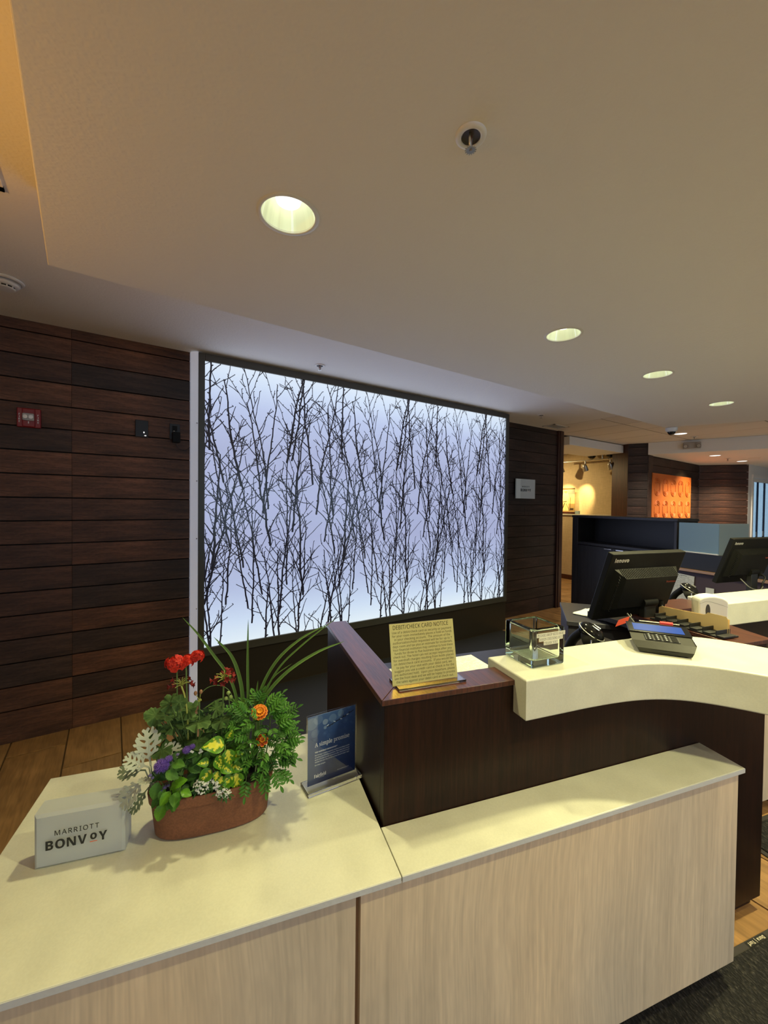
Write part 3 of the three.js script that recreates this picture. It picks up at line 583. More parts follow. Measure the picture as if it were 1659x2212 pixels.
// ---------------------------------------------------------------- things behind the counter
function makeMonitor() {
  const t = thing('computer_monitor', 'black computer monitor seen from behind, tilted back, nearest to the card terminal', 'monitor', at(1.407, 0.861, -0.42), PHI, 'monitors behind the counter');
  const tilt = (g) => g.rotateX(0.33).translate(0, 0.195, -0.035);     // back of the screen faces the guests (+z)
  part('housing', tilt(rspan(-0.229, 0.229, 0, 0.336, -0.032, 0.0, 0.005)), M.blackPlastic, t);
  part('screen', tilt(span(-0.212, 0.212, 0.02, 0.318, -0.0335, -0.0322)), M.blackGloss, t);
  // raised back, sloping at its sides
  const b0 = [[-0.195, 0.05], [0.195, 0.05], [0.195, 0.262], [-0.195, 0.262]], b1 = [[-0.16, 0.085], [0.16, 0.085], [0.16, 0.236], [-0.16, 0.236]], pos = [], idx = [4, 5, 6, 4, 6, 7];
  b0.forEach(([x, y]) => pos.push(x, y, 0)); b1.forEach(([x, y]) => pos.push(x, y, 0.045));
  for (let i = 0; i < 4; i++) { const j = (i + 1) % 4; idx.push(i, j, 4 + j, i, 4 + j, 4 + i); }
  let g = new THREE.BufferGeometry(); g.setAttribute('position', new THREE.Float32BufferAttribute(pos, 3)); g.setIndex(idx); g = g.toNonIndexed(); g.computeVertexNormals();
  part('back_cover', tilt(metreUV(g)), M.blackPlastic, t);
  const vents = []; for (let i = 0; i < 16; i++) vents.push(tilt(new THREE.BoxGeometry(0.002, 0.0024, 0.05).rotateY(-0.66).translate(-0.1795, 0.07 + i * 0.0112, 0.0228)));
  for (let i = 0; i < 34; i++) vents.push(tilt(new THREE.BoxGeometry(0.0022, 0.002, 0.046).rotateX(0.525).translate(-0.165 + i * 0.01, 0.2502, 0.0235)));
  part('vent_slot', vents, std([0.004, 0.004, 0.004], 0.8), t).userData.kind = 'stuff';
  part('lettering', tilt(word('lenovo', 0.019, fontB, 0.0008).translate(-0.165, 0.295, 0.0003)), std([0.75, 0.74, 0.70], 0.3, { metalness: 0.5 }), t);
  const sticker = tilt(word('ThinkVision', 0.0085, font, 0.0006).translate(0.125, 0.205, 0.0455)); part('sticker', sticker, std([0.35, 0.06, 0.03], 0.5), t);
  part('hinge', cyl(0.022, 0.022, 0.085, 0, 0, 0, 24).rotateZ(Math.PI / 2).translate(0.035, 0.278, 0.035), M.blackPlastic, t);
  part('stand', [rspan(0.0, 0.07, 0.02, 0.27, 0.015, 0.05, 0.006), rbox(0.26, 0.018, 0.2, 0.006, 0.035, 0.01, 0.0)], M.black, t);
  part('cable', tube([[-0.095, 0.235, 0.035], [-0.075, 0.18, 0.085], [0.0, 0.165, 0.10], [0.06, 0.18, 0.085], [0.085, 0.13, 0.06], [0.08, 0.02, 0.06]], 0.0035, 40), std([0.16, 0.16, 0.155], 0.4), t);
  part('cable', tube([[0.11, 0.262, 0.04], [0.10, 0.24, 0.075], [0.075, 0.2, 0.075], [0.075, 0.12, 0.06]], 0.0055, 24), M.black, t);
  part('plug', cyl(0.011, 0.011, 0.035, 0.112, 0.262, 0.04, 12), M.blackPlastic, t);
  return t;
}
const mon = makeMonitor();
dup(mon, 'computer_monitor', at(1.407 + 1.60, 0.861, -0.42 - 0.455), PHI, 'black computer monitor seen from behind at the right edge, above the far counter', 'monitors behind the counter');

function makeScanner() {
  const t = thing('barcode_scanner', 'black handheld barcode scanner with a chrome-lined head in its cradle, beside the glass cube', 'scanner', at(1.01, 0.861, -0.30), PHI + 0.5, 'barcode scanners');
  const tl = (g) => g.rotateX(0.55).translate(0, 0.19, 0);
  part('head', tl(new THREE.SphereGeometry(0.042, 28, 18).scale(1, 0.75, 1.25).translate(0, 0.012, -0.005)), M.blackGloss, t);
  part('head_trim', tl(new THREE.TorusGeometry(0.043, 0.0022, 8, 36).rotateX(Math.PI / 2).scale(1, 1, 1.25).translate(0, 0.014, -0.005)), M.steel, t);
  part('hood', tl(lathe([[0.036, 0.03], [0.05, 0.012], [0.055, -0.02], [0.05, -0.024], [0.044, -0.004], [0.036, 0.02]], 32).scale(1.05, 1, 0.9).rotateX(0.5).translate(0, -0.012, 0.018)), M.blackPlastic, t);
  part('button', [tl(rbox(0.013, 0.006, 0.03, 0.002, -0.014, 0.043, 0.0)), tl(rbox(0.013, 0.006, 0.03, 0.002, 0.012, 0.043, 0.0))], M.chrome, t);
  part('handle', tube([[0, 0.20, -0.03], [0.02, 0.15, -0.075], [0.03, 0.08, -0.10], [0.03, 0.015, -0.10]], 0.019, 20, 14), M.blackPlastic, t);
  part('cradle', [rbox(0.13, 0.02, 0.12, 0.008, 0.015, 0.01, -0.06), tube([[-0.035, 0.02, -0.03], [-0.05, 0.12, 0.0], [-0.045, 0.175, 0.015]], 0.008, 14)], M.black, t);
  part('clip', tube([[-0.066, 0.19, 0.02], [-0.072, 0.165, 0.022], [-0.06, 0.16, 0.024], [-0.07, 0.148, 0.024]], 0.0028, 20), M.chrome, t);
  return t;
}
const scan = makeScanner();
dup(scan, 'barcode_scanner', at(2.34, 0.861, -0.80), PHI + 0.5, 'black handheld barcode scanner in its cradle in front of the far monitor', 'barcode scanners');

{ // hand sanitizer dispenser
  const t = thing('soap_dispenser', 'white plastic dispenser with a dark oval window, beside the far cream counter', 'dispenser', at(1.605, 1.0712, -0.225), PHI - 0.55);
  const s = new THREE.Shape(); s.moveTo(-0.085, 0); s.lineTo(-0.088, 0.105); s.bezierCurveTo(-0.088, 0.128, -0.05, 0.137, 0, 0.139); s.bezierCurveTo(0.05, 0.137, 0.088, 0.128, 0.088, 0.105); s.lineTo(0.085, 0); s.closePath();
  part('body', metreUV(new THREE.ExtrudeGeometry(s, { depth: 0.1, bevelEnabled: true, bevelThickness: 0.012, bevelSize: 0.01, bevelOffset: -0.01, bevelSegments: 4, curveSegments: 14 }).translate(0, 0, -0.04)), M.whitePlastic, t);
  const ws = new THREE.Shape(); ws.absellipse(0, 0, 0.014, 0.031, 0, Math.PI * 2);
  part('window', new THREE.ExtrudeGeometry(ws, { depth: 0.003, bevelEnabled: false, curveSegments: 20 }).translate(-0.035, 0.068, 0.0705), std([0.06, 0.055, 0.05], 0.2), t);
  part('sensor', [rbox(0.05, 0.022, 0.004, 0.0015, 0.05, 0.035, 0.0725)], std([0.05, 0.055, 0.07], 0.2), t);
  part('lid_seam', tube([[-0.083, 0.1, 0.071], [-0.04, 0.112, 0.0722], [0.02, 0.104, 0.0722], [0.083, 0.09, 0.071]], 0.0012, 24, 5), std([0.45, 0.45, 0.43], 0.5), t);
  t.scale.set(0.64, 0.92, 0.55);
}
const manila = std([0.68, 0.50, 0.25], 0.8, { side: THREE.DoubleSide });
{ // manila folder upright in the sorter
  const t = thing('manila_folder', 'tan manila folder with a labelled tab standing upright behind the black sorter', 'folder', at(1.49, 1.072, -0.232), PHI + Math.PI / 2);
  // faces local x; x here runs from far (+) to near (-)
  const sh = (tab) => { const s = new THREE.Shape(); s.moveTo(-0.13, 0); s.lineTo(0.155, 0); s.lineTo(0.155, 0.063); if (tab) { s.lineTo(0.150, 0.072); s.lineTo(0.145, 0.074); s.lineTo(0.08, 0.074); s.lineTo(0.072, 0.065); } s.lineTo(0.06, 0.06); s.lineTo(-0.12, 0.052); s.lineTo(-0.13, 0.046); s.closePath(); return s; };
  const mk = (tab, z) => new THREE.ExtrudeGeometry(sh(tab), { depth: 0.0008, bevelEnabled: false }).translate(0, 0, z);
  part('front_leaf', mk(false, -0.004), manila, t); part('back_leaf', mk(true, 0.006), manila, t);
  part('tab_label', box(0.05, 0.011, 0.0005, 0.112, 0.066, -0.0049 + 0.011), std([0.62, 0.68, 0.66], 0.7), t);
  part('label', box(0.09, 0.014, 0.0005, -0.01, 0.034, -0.0046), std([0.50, 0.52, 0.46], 0.8), t, 'pale smudged label');
  t.rotation.y = PHI - Math.PI / 2; t.scale.z = 1;
}
{ // stepped black desktop sorter
  const t = thing('file_sorter', 'black stepped desktop file sorter behind the card terminal', 'file sorter', at(1.43, 1.0715, -0.20), PHI);
  part('base', rspan(-0.02, 0.075, 0, 0.006, -0.15, 0.15, 0.002), M.black, t);
  for (let i = 0; i < 6; i++) { const z = -0.13 + i * 0.05; part('divider', rbox(0.085, 0.026 - i * 0.0015, 0.003, 0.001, 0.03, 0.016, z), M.black, t); part('step', rspan(-0.02, 0.05, 0.004, 0.018 - i * 0.0015, z + 0.004, z + 0.034, 0.002), M.black, t); }
}
{ // red key tag hung at the monitor's foot
  const t = thing('red_tag', 'red paper tag with a chain end below the near monitor', 'tag', at(1.25, 1.068, -0.355), PHI + 0.15);
  const s = new THREE.Shape([[-0.052, -0.012], [0.036, -0.004], [0.052, 0.021], [-0.03, 0.014]].map((p) => new THREE.Vector2(...p)));
  part('tag', new THREE.ExtrudeGeometry(s, { depth: 0.001, bevelEnabled: false }), std([0.62, 0.07, 0.03], 0.7), t);
  part('chain', tube([[0.05, 0.019, 0], [0.065, 0.021, 0.0], [0.075, 0.028, -0.01]], 0.0018, 10, 6), M.steel, t);
}
{ // dark return cabinet with paper on it
  const t = thing('return_cabinet', 'low dark return cabinet behind the desk, a stack of paper on its top', 'cabinet', at(2.22, -0.04, -1.19), PHI + 0.9);
  part('body', rspan(-0.31, 0.25, 0.05, 0.8175, -0.37, 0.24, 0.003), std([0.05, 0.05, 0.068], 0.4), t);
  part('top', rspan(-0.32, 0.26, 0.818, 0.85, -0.38, 0.25, 0.004), std([0.05, 0.05, 0.065], 0.35), t);
  part('plinth', span(-0.27, 0.21, 0.041, 0.05, -0.33, 0.18), M.black, t);
}
function sheets(label, pos, turn, w, d, n) {
  const t = thing('paper_stack', label, 'paper', pos, turn);
  for (let i = 0; i < n; i++) { const m = part('sheet', box(w, 0.0016, d), M.paper, t); m.position.set(rr(-0.008, 0.008), 0.001 + i * 0.0025, rr(-0.008, 0.008)); m.rotation.y = rr(-0.12, 0.12); }
}
sheets('white paper sheets fanned on the dark return cabinet', at(2.05, 0.811, -1.21), PHI + 0.3, 0.216, 0.28, 4);
const formTex = canvasTex(512, 660, (c, w, h) => { c.fillStyle = '#e9ebe4'; c.fillRect(0, 0, w, h); c.fillStyle = '#55585a'; for (let r = 0; r < 26; r++) { let x = 30; while (x < w - 50) { const l = rr(14, 60); if (rnd() < 0.78) c.fillRect(x, 40 + r * 23, l, 4); x += l + 10; } } c.fillRect(200, 24, 150, 9); });
const formMat = std([0.92, 0.92, 0.92], 0.85, { map: formTex });
function form(label, pos, turn, w, h, flat = true) {
  const t = thing('printed_form', label, 'paper', pos, turn);
  const g = new THREE.BoxGeometry(w, h, 0.0012); if (flat) g.rotateX(-Math.PI / 2); else g.translate(0, h / 2, 0);
  part('sheet', g, formMat, t); return t;
}
form('printed form lying on the work surface behind the brass notice', at(0.245, 0.8612, -0.585), PHI + 0.1, 0.22, 0.16);
form('printed form lying behind the ledge, against the curved counter', at(0.56, 0.8612, -0.60), PHI + 0.05, 0.28, 0.2);

// tall cupboard and the far return with frosted screens (fronts face along -x of the counter)
{
  const t = thing('tall_cabinet', 'tall black-brown cabinet with an open shelf above two doors, behind the near monitor', 'cabinet', at(3.7, 0, -2.49), PHI);
  const z0 = -0.68, z1 = 0.66, d = M.darkLam, H = 1.475;
  part('side_panel', rspan(0, 0.3, 0.02, H - 0.03, z0, z0 + 0.09, 0.003), d, t);
  part('side_panel', rspan(0, 0.3, 0.02, H - 0.03, z1 - 0.03, z1, 0.003), d, t);
  part('top_panel', rspan(-0.005, 0.31, H - 0.029, H, z0 - 0.005, z1 + 0.005, 0.003), d, t);
  part('back_panel', span(0.28, 0.299, 0.03, H - 0.03, z0 + 0.09, z1 - 0.03), M.black, t);
  part('shelf', rspan(0.0, 0.279, 1.11, 1.142, z0 + 0.0905, z1 - 0.0305, 0.003), d, t);
  part('lower_box', span(0.03, 0.278, 0.03, 1.10, z0 + 0.0905, z1 - 0.0305), M.black, t);
  const mid = (z0 + 0.09 + z1 - 0.03) / 2 - 0.06;
  for (const [a, b, hz] of [[z0 + 0.093, mid - 0.002, mid - 0.09], [mid + 0.002, z1 - 0.033, mid + 0.07]]) {
    const door = part('door', rspan(0.004, 0.026, 0.06, 1.104, a, b, 0.002), d, t);
    part('handle', rspan(-0.014, 0.004, 1.085, 1.095, hz - 0.05, hz + 0.05, 0.002), M.chrome, door);
  }
  part('plinth', span(0.02, 0.28, 0, 0.03, z0 + 0.02, z1 - 0.02), M.black, t);
}
{
  const t = thing('far_desk_return', 'dark far desk with a copper edge strip, carrying frosted screens', 'desk', at(3.7, 0, -1.83), PHI);
  part('upper_panel', rspan(0.0, 0.6, 1.0, 1.155, 0.005, 0.95, 0.003), M.black, t);
  part('ledge', rspan(-0.03, 0.6, 0.975, 0.9995, 0.005, 0.95, 0.003), std([0.42, 0.24, 0.14], 0.35, { metalness: 0.5 }), t, 'copper edge strip');
  part('lower_panel', rspan(0.01, 0.6, 0.03, 0.9745, 0.005, 0.95, 0.002), std([0.075, 0.05, 0.062], 0.6), t);
  part('plinth', span(0.03, 0.58, 0, 0.03, 0.02, 0.93), M.black, t);
}
{
  const t = thing('frosted_screen', 'two bluish frosted glass privacy panes meeting at a corner, right of the tall cabinet', 'glass screen', at(3.7, 1.156, -1.83), PHI);
  part('glass_pane', span(0.0, 0.008, 0.012, 0.285, 0.02, 0.372), M.frosted, t);
  part('glass_pane', span(0.0085, 0.42, 0.0, 0.285, 0.364, 0.372).rotateY(0.0), phys([0.50, 0.60, 0.58], 0.55, { transmission: 0.4, thickness: 0, side: THREE.DoubleSide }), t);
  part('rail', rspan(-0.006, 0.014, 0.0, 0.0115, 0.02, 0.372, 0.002), M.whitePlastic, t);
}
{ // forms pinned to the far desk's panel
  const t = thing('printed_form', 'white printed form pinned on the dark far desk panel, right of the near monitor', 'paper', at(3.69, 0.66, -1.70), PHI - Math.PI / 2);
  part('sheet', new THREE.BoxGeometry(0.215, 0.30, 0.0015).translate(0, 0.13, 0).rotateZ(-0.06), formMat, t);
  t.position.copy(at(3.7, 0.66, -1.78));
  const u = thing('notice_card', 'small white notice card pinned on the dark far desk panel by the far monitor', 'paper', at(3.7, 0.80, -1.52), PHI - Math.PI / 2);
  part('sheet', box(0.07, 0.10, 0.0015), formMat, u);
}
sheets('loose white papers on the far work surface under the far monitor', at(2.72, 0.862, -1.02), PHI + 0.2, 0.21, 0.28, 3);

// ---------------------------------------------------------------- devices on the left plank wall
{
  const t = thing('fire_alarm', 'red fire alarm strobe with a clear lens on the left plank wall', 'fire alarm', V(-0.452, 2.121, -3.529));
  const s = new THREE.Shape(); s.moveTo(-0.06, -0.06); s.lineTo(0.06, -0.06); s.lineTo(0.06, 0.06); s.lineTo(-0.06, 0.06); s.closePath();
  part('housing', [rspan(-0.06, 0.06, -0.062, 0.062, 0, 0.03, 0.006), rspan(-0.033, 0.033, -0.06, 0.06, 0.026, 0.042, 0.008)], phys([0.26, 0.012, 0.016], 0.35), t);
  part('lens', [rspan(-0.03, 0.03, -0.022, 0.026, 0.04, 0.06, 0.007)], phys([0.9, 0.9, 0.85], 0.1, { transmission: 0.6, thickness: 0.01 }), t);
  for (const x of [-0.014, 0.014]) part('reflector', cyl(0.012, 0.012, 0.004, 0, 0, 0, 14).rotateX(Math.PI / 2).translate(x, 0.002, 0.062), M.steel, t);
  part('indicator', box(0.005, 0.014, 0.003, 0.0, -0.032, 0.0425), M.whiteInk, t);
  const ver = (x) => ['F', 'I', 'R', 'E'].map((c, i) => word(c, 0.011, fontB, 0.0006).translate(x, 0.014 - i * 0.0155, 0.0303));
  part('lettering', [...ver(-0.0465), ...ver(0.0465)], M.whiteInk, t);
}
{
  const t = thing('wall_plate', 'square black wall box with two small lights on the left plank wall', 'wall box', V(0.181, 2.124, -3.529));
  part('cover', rspan(-0.041, 0.041, -0.062, 0.062, 0, 0.02, 0.003), M.black, t);
  part('indicator', [new THREE.SphereGeometry(0.005, 10, 8).scale(1, 1.2, 0.5).translate(0.014, -0.027, 0.02), new THREE.SphereGeometry(0.006, 10, 8).scale(1.2, 0.7, 0.5).translate(0.023, -0.05, 0.02)], std([0.9, 0.9, 0.88], 0.3, { emissive: new THREE.Color(1, 1, 1), emissiveIntensity: 0.7 }), t);
}
{
  const t = thing('power_outlet', 'black power outlet with a plug-in adapter beside the light box edge', 'outlet', V(0.401, 2.126, -3.529));
  part('cover_plate', rspan(-0.036, 0.036, -0.06, 0.06, 0, 0.007, 0.002), M.black, t);
  part('socket', [rspan(-0.017, 0.017, 0.005, 0.045, 0.006, 0.010, 0.002)], M.blackPlastic, t);
  part('screw', cyl(0.003, 0.003, 0.002, 0, 0, 0, 10).rotateX(Math.PI / 2).translate(-0.006, 0.004, 0.009), M.chrome, t);
  const a = thing('power_adapter', 'black plug-in adapter with a thin cable, plugged into the outlet', 'adapter', V(0.408, 2.09, -3.522));
  part('body', rspan(-0.027, 0.027, -0.05, 0.03, 0, 0.045, 0.005), M.blackPlastic, a);
  part('cable', tube([[0, -0.048, 0.02], [0.004, -0.075, 0.02], [0.028, -0.098, 0.015], [0.06, -0.103, 0.01], [0.085, -0.09, 0.006], [0.098, -0.075, 0.004]], 0.0022, 30, 6), M.black, a);
}

// ---------------------------------------------------------------- ceiling fittings
function sprinkler(label, x, y, z, s = 1) {
  const t = thing('fire_sprinkler', label, 'sprinkler', V(x, y, z), 0.6);
  part('escutcheon', lathe([[0.021, 0.001], [0.0225, -0.0045], [0.026, -0.006], [0.032, -0.006], [0.036, -0.003], [0.037, 0.001]].map(([a, b]) => [a * s, b * s])), M.whitePlastic, t);
  part('cup', lathe([[0.0, -0.0008], [0.0195, -0.0008], [0.0215, -0.0045]].map(([a, b]) => [a * s, b * s])), std([0.06, 0.05, 0.04], 0.5, { side: THREE.DoubleSide }), t);  // flat dark disc: the shade of the recess is put into its colour
  part('frame', [tube([[-0.008, 0, 0], [-0.011, -0.012, 0], [-0.008, -0.026, 0], [0, -0.032, 0]].map((p) => p.map((q) => q * s)), 0.0032 * s, 14, 6), tube([[0.008, 0, 0], [0.011, -0.012, 0], [0.008, -0.026, 0], [0, -0.032, 0]].map((p) => p.map((q) => q * s)), 0.0032 * s, 14, 6)], M.steel, t);
  part('bulb', cyl(0.0022 * s, 0.0022 * s, 0.022 * s, 0, -0.012 * s, 0, 8), phys([0.35, 0.03, 0.02], 0.2), t);
  const teeth = [cyl(0.010 * s, 0.010 * s, 0.0016 * s, 0, -0.034 * s, 0, 20), cyl(0.003 * s, 0.003 * s, 0.006 * s, 0, -0.034 * s, 0, 10)];
  for (let i = 0; i < 14; i++) { const a = i / 14 * 6.2832; teeth.push(box(0.0042 * s, 0.0014 * s, 0.0022 * s, 0.0115 * s, -0.034 * s, 0).rotateY(a)); }
  part('deflector', teeth, M.steel, t);
  return t;
}
sprinkler('white fire sprinkler nearest the camera on the dropped ceiling', 0.742, SLAB, -0.742, 1.05);
sprinkler('small fire sprinkler on the ceiling just above the light box', 1.469, TOP, -3.21, 1.2);
sprinkler('small fire sprinkler on the ceiling above the right plank wall', 4.60, TOP, -3.27, 1.2);
sprinkler('tiny fire sprinkler under the far lowered ceiling', 9.82, 2.545, -2.863, 1.5);
sprinkler('tiny fire sprinkler on the tiled ceiling above the emergency light', 7.97, TOP, -2.77, 1.3);
{
  const t = thing('smoke_detector', 'round white smoke detector on the ceiling at the left edge', 'smoke detector', V(-0.475, TOP, -2.955));
  part('base', lathe([[0.0, 0.0], [0.078, 0.0], [0.080, -0.006], [0.074, -0.016], [0.0, -0.016]]), M.whitePlastic, t);
  part('body', lathe([[0.0, -0.014], [0.068, -0.016], [0.056, -0.034], [0.044, -0.037], [0.0, -0.037]]), M.whitePlastic, t);
  part('sensor_ring', lathe([[0.040, -0.036], [0.038, -0.046], [0, -0.046]]), M.black, t);
  part('cap', lathe([[0.0, -0.052], [0.036, -0.051], [0.044, -0.046], [0.040, -0.045], [0, -0.045]]), M.whitePlastic, t);
  part('rib', [...Array(10)].map((_, i) => box(0.004, 0.012, 0.005, 0.041, -0.041, 0).rotateY(i * 0.6283)), M.whitePlastic, t);
}
function vent(label, x, y, z, w, d) {
  const t = thing('air_vent', label, 'vent', V(x, y, z));
  part('frame', [span(-w / 2, w / 2, -0.008, -0.0005, -d / 2, -d / 2 + 0.03), span(-w / 2, w / 2, -0.008, -0.0005, d / 2 - 0.03, d / 2), span(-w / 2, -w / 2 + 0.03, -0.008, -0.0005, -d / 2, d / 2), span(w / 2 - 0.03, w / 2, -0.008, -0.0005, -d / 2, d / 2)], M.plaster, t);
  part('backing', span(-w / 2 + 0.03, w / 2 - 0.03, -0.003, -0.001, -d / 2 + 0.03, d / 2 - 0.03), M.black, t);
  for (let i = 0; i < 6; i++) part('louver', box(w - 0.06, 0.002, 0.02).rotateX(0.6).translate(0, -0.008, -d / 2 + 0.045 + i * (d - 0.09) / 5), M.plaster, t);
}
vent('ceiling air vent at the left edge beside the amber-lit ceiling', -0.475, TOP, -1.975, 0.27, 0.28);
vent('small ceiling air vent above the end of the right plank wall', 5.413, TOP, -3.60, 0.36, 0.2);
function dome(label, x, y, z, s = 1) {
  const t = thing('dome_camera', label, 'security camera', V(x, y, z), 0, 'dome cameras');
  part('housing', lathe([[0, 0], [0.062, 0], [0.064, -0.008], [0.060, -0.04], [0.050, -0.047], [0, -0.047]].map(([a, b]) => [a * s, b * s])), M.whitePlastic, t);
  part('dome', new THREE.SphereGeometry(0.044 * s, 28, 14, 0, 6.2832, Math.PI / 2, Math.PI / 2).translate(0, -0.045 * s, 0), phys([0.01, 0.01, 0.012], 0.06), t);
  part('trim_ring', new THREE.TorusGeometry(0.046 * s, 0.005 * s, 8, 32).rotateX(Math.PI / 2).translate(0, -0.047 * s, 0), M.whitePlastic, t);
}
dome('white dome camera with a dark lens at the corner of the dropped ceiling', 5.33, SLAB, -2.075, 0.95);
dome('dome camera at the top of the tan wall, left of its neighbour', 8.34, TOP - 0.02, -4.70, 1.8);
dome('dome camera at the top of the dark pillar edge, right of its neighbour', 8.42, TOP - 0.02, -4.36, 1.8);
{
  const a = V(8.106, 0, -3.52), d = V(0.363, 0, 0.932).normalize();
  const t = thing('emergency_light', 'grey emergency light with two lamp heads on the white header', 'emergency light', V(8.336, 2.66, -2.93), Math.atan2(-d.z, d.x));
  t.position.add(V(-d.z, 0, d.x).multiplyScalar(0.002));
  part('housing', rspan(-0.125, 0.125, -0.055, 0.055, 0, 0.06, 0.012), std([0.40, 0.37, 0.34], 0.5), t);
  for (const sx of [-1, 1]) { const h = part('lamp_head', cyl(0.034, 0.030, 0.04, 0, 0, 0, 24).rotateX(Math.PI / 2).translate(sx * 0.09, -0.015, 0.07), std([0.16, 0.15, 0.14], 0.5), t); part('lens', cyl(0.027, 0.027, 0.004, 0, 0, 0, 24).rotateX(Math.PI / 2).translate(sx * 0.09, -0.015, 0.091), M.steel, h); }
}
{ // track light on the tan wall
  const t = thing('track_light', 'bronze track light with three spot heads before the tan wall', 'track light', V(8.12, 2.54, -4.78));
  part('rail', cyl(0.014, 0.014, 1.1, 0, 0, 0, 12).rotateX(Math.PI / 2), M.steel, t);
  part('stem', cyl(0.012, 0.012, 0.22, 0, 0.11, 0.42, 10), M.steel, t);
  for (const z of [-0.46, 0.07, 0.58]) {
    const h = part('spot_head', [cyl(0.012, 0.012, 0.08, 0, -0.05, z, 10), lathe([[0.0, 0.08], [0.03, 0.078], [0.045, 0.03], [0.055, -0.06], [0.05, -0.06], [0.03, 0.02], [0, 0.03]], 24).rotateZ(0.5).translate(0.0, -0.15, z)], M.steel, t);
    part('lamp', new THREE.SphereGeometry(0.026, 14, 10).translate(0.012, -0.17, z), M.lampBulb, h);
  }
  const s = new THREE.SpotLight(new THREE.Color(1, 0.74, 0.32), 9, 0, 0.36, 0.6, 2); s.position.set(8.02, 2.34, -4.74); s.target.position.set(8.5, 1.80, -4.93); s.castShadow = true; scene.add(s, s.target);
  const s2 = new THREE.SpotLight(new THREE.Color(1, 0.74, 0.32), 7, 0, 0.5, 0.6, 2); s2.position.set(8.05, 2.33, -5.24); s2.target.position.set(8.5, 1.72, -5.35); s2.castShadow = true; scene.add(s2, s2.target);
  const s3 = new THREE.SpotLight(new THREE.Color(1, 0.76, 0.38), 6, 0, 1.3, 0.6, 2); s3.position.set(7.4, 2.55, -5.6); s3.target.position.set(8.4, 0.8, -5.2); s3.castShadow = true; scene.add(s3, s3.target);
}
{ // framed photograph on the ledge
  const t = thing('framed_photo', 'framed sepia photograph of a standing man in a cap on the half wall ledge', 'picture', V(8.40, 1.426, -5.28), -Math.PI / 2);
  const tex = canvasTex(256, 384, (c, w, h) => {
    c.fillStyle = '#d9c07c'; c.fillRect(0, 0, w, h); c.fillStyle = '#5c4a2a'; c.fillRect(0, 0, w, 26); c.fillStyle = '#7e8270'; c.fillRect(150, 30, 106, 70);
    c.fillStyle = '#a88a52'; c.fillRect(0, 250, w, 134); c.fillStyle = '#c9b27c'; c.fillRect(0, 110, w, 90); c.fillStyle = '#e8d08a'; c.fillRect(70, 215, 44, 150); c.fillRect(118, 215, 40, 150);
    c.fillStyle = '#f3dd93'; c.beginPath(); c.ellipse(105, 150, 58, 85, 0.1, 0, 7); c.fill(); c.fillStyle = '#cf9d55'; c.beginPath(); c.ellipse(112, 58, 22, 27, 0, 0, 7); c.fill(); c.fillStyle = '#eed68c'; c.fillRect(86, 26, 52, 18);
    c.strokeStyle = '#3a2814'; c.lineWidth = 12; c.beginPath(); c.moveTo(70, 222); c.lineTo(130, 212); c.stroke(); c.beginPath(); c.moveTo(95, 240); c.lineTo(45, 370); c.stroke(); c.lineWidth = 6; c.beginPath(); c.moveTo(120, 250); c.lineTo(175, 360); c.moveTo(190, 150); c.lineTo(185, 360); c.stroke();
    c.fillStyle = '#3a2814'; c.fillRect(180, 320, 60, 34); });
  part('print', new THREE.BoxGeometry(0.37, 0.53, 0.012).translate(0, 0.305, 0), std([1, 1, 1], 0.6, { map: tex }), t);
  part('base_rail', rspan(-0.22, 0.22, 0, 0.045, -0.03, 0.05, 0.004), M.cap, t);
  const b = thing('glass_block', 'small grey-green glass block on the half wall ledge right of the picture', 'glass block', V(8.36, 1.426, -5.0), 0);
  part('block', rbox(0.05, 0.07, 0.09, 0.004, 0, 0.036, 0), phys([0.4, 0.5, 0.48], 0.2), b);
}
{ // orange relief art
  const d = V(10.951 - 8.367, 0, -3.687 + 3.562).normalize();
  const t = thing('relief_panel', 'orange carved relief wall art with rows of nested arcs on the far plank wall', 'wall art', V(9.31, 1.80, -3.60), Math.atan2(-d.z, d.x));
  const om = std([0.64, 0.165, 0.028], 0.6);
  part('panel', rspan(-0.99, 0.99, -0.43, 0.43, -0.0, 0.03, 0.004), om, t);
  for (let c = 0; c < 5; c++) {
    const x = -0.79 + c * 0.395;
    for (const y of [0.19, -0.23]) {
      for (let k = 0; k < 3; k++) { const r = 0.045 + k * 0.036; part('arc', new THREE.TorusGeometry(r, 0.012, 8, 18, Math.PI).scale(1, 0.75, 1).translate(x, y + 0.06 , 0.032), om, t); part('arc', new THREE.TorusGeometry(r, 0.012, 8, 18, Math.PI).rotateZ(Math.PI).scale(1, 0.75, 1).translate(x, y - 0.085, 0.032), om, t); }
      for (const s of [-1, 1]) part('flute', new THREE.CapsuleGeometry(0.016, 0.10, 4, 10).scale(1, 1, 0.7).translate(x + s * 0.12, y - 0.012, 0.032), om, t);
    }
  }
  const sp = new THREE.SpotLight(new THREE.Color(1, 0.72, 0.34), 10, 0, 0.7, 0.6, 2); sp.position.set(10.1, 2.5, -2.7); sp.target.position.set(9.9, 1.5, -3.6); sp.castShadow = true; scene.add(sp, sp.target);
  downlight('downlight', 'downlight washing the orange wall art', 10.1, 2.545, -2.55, 0, null);
}

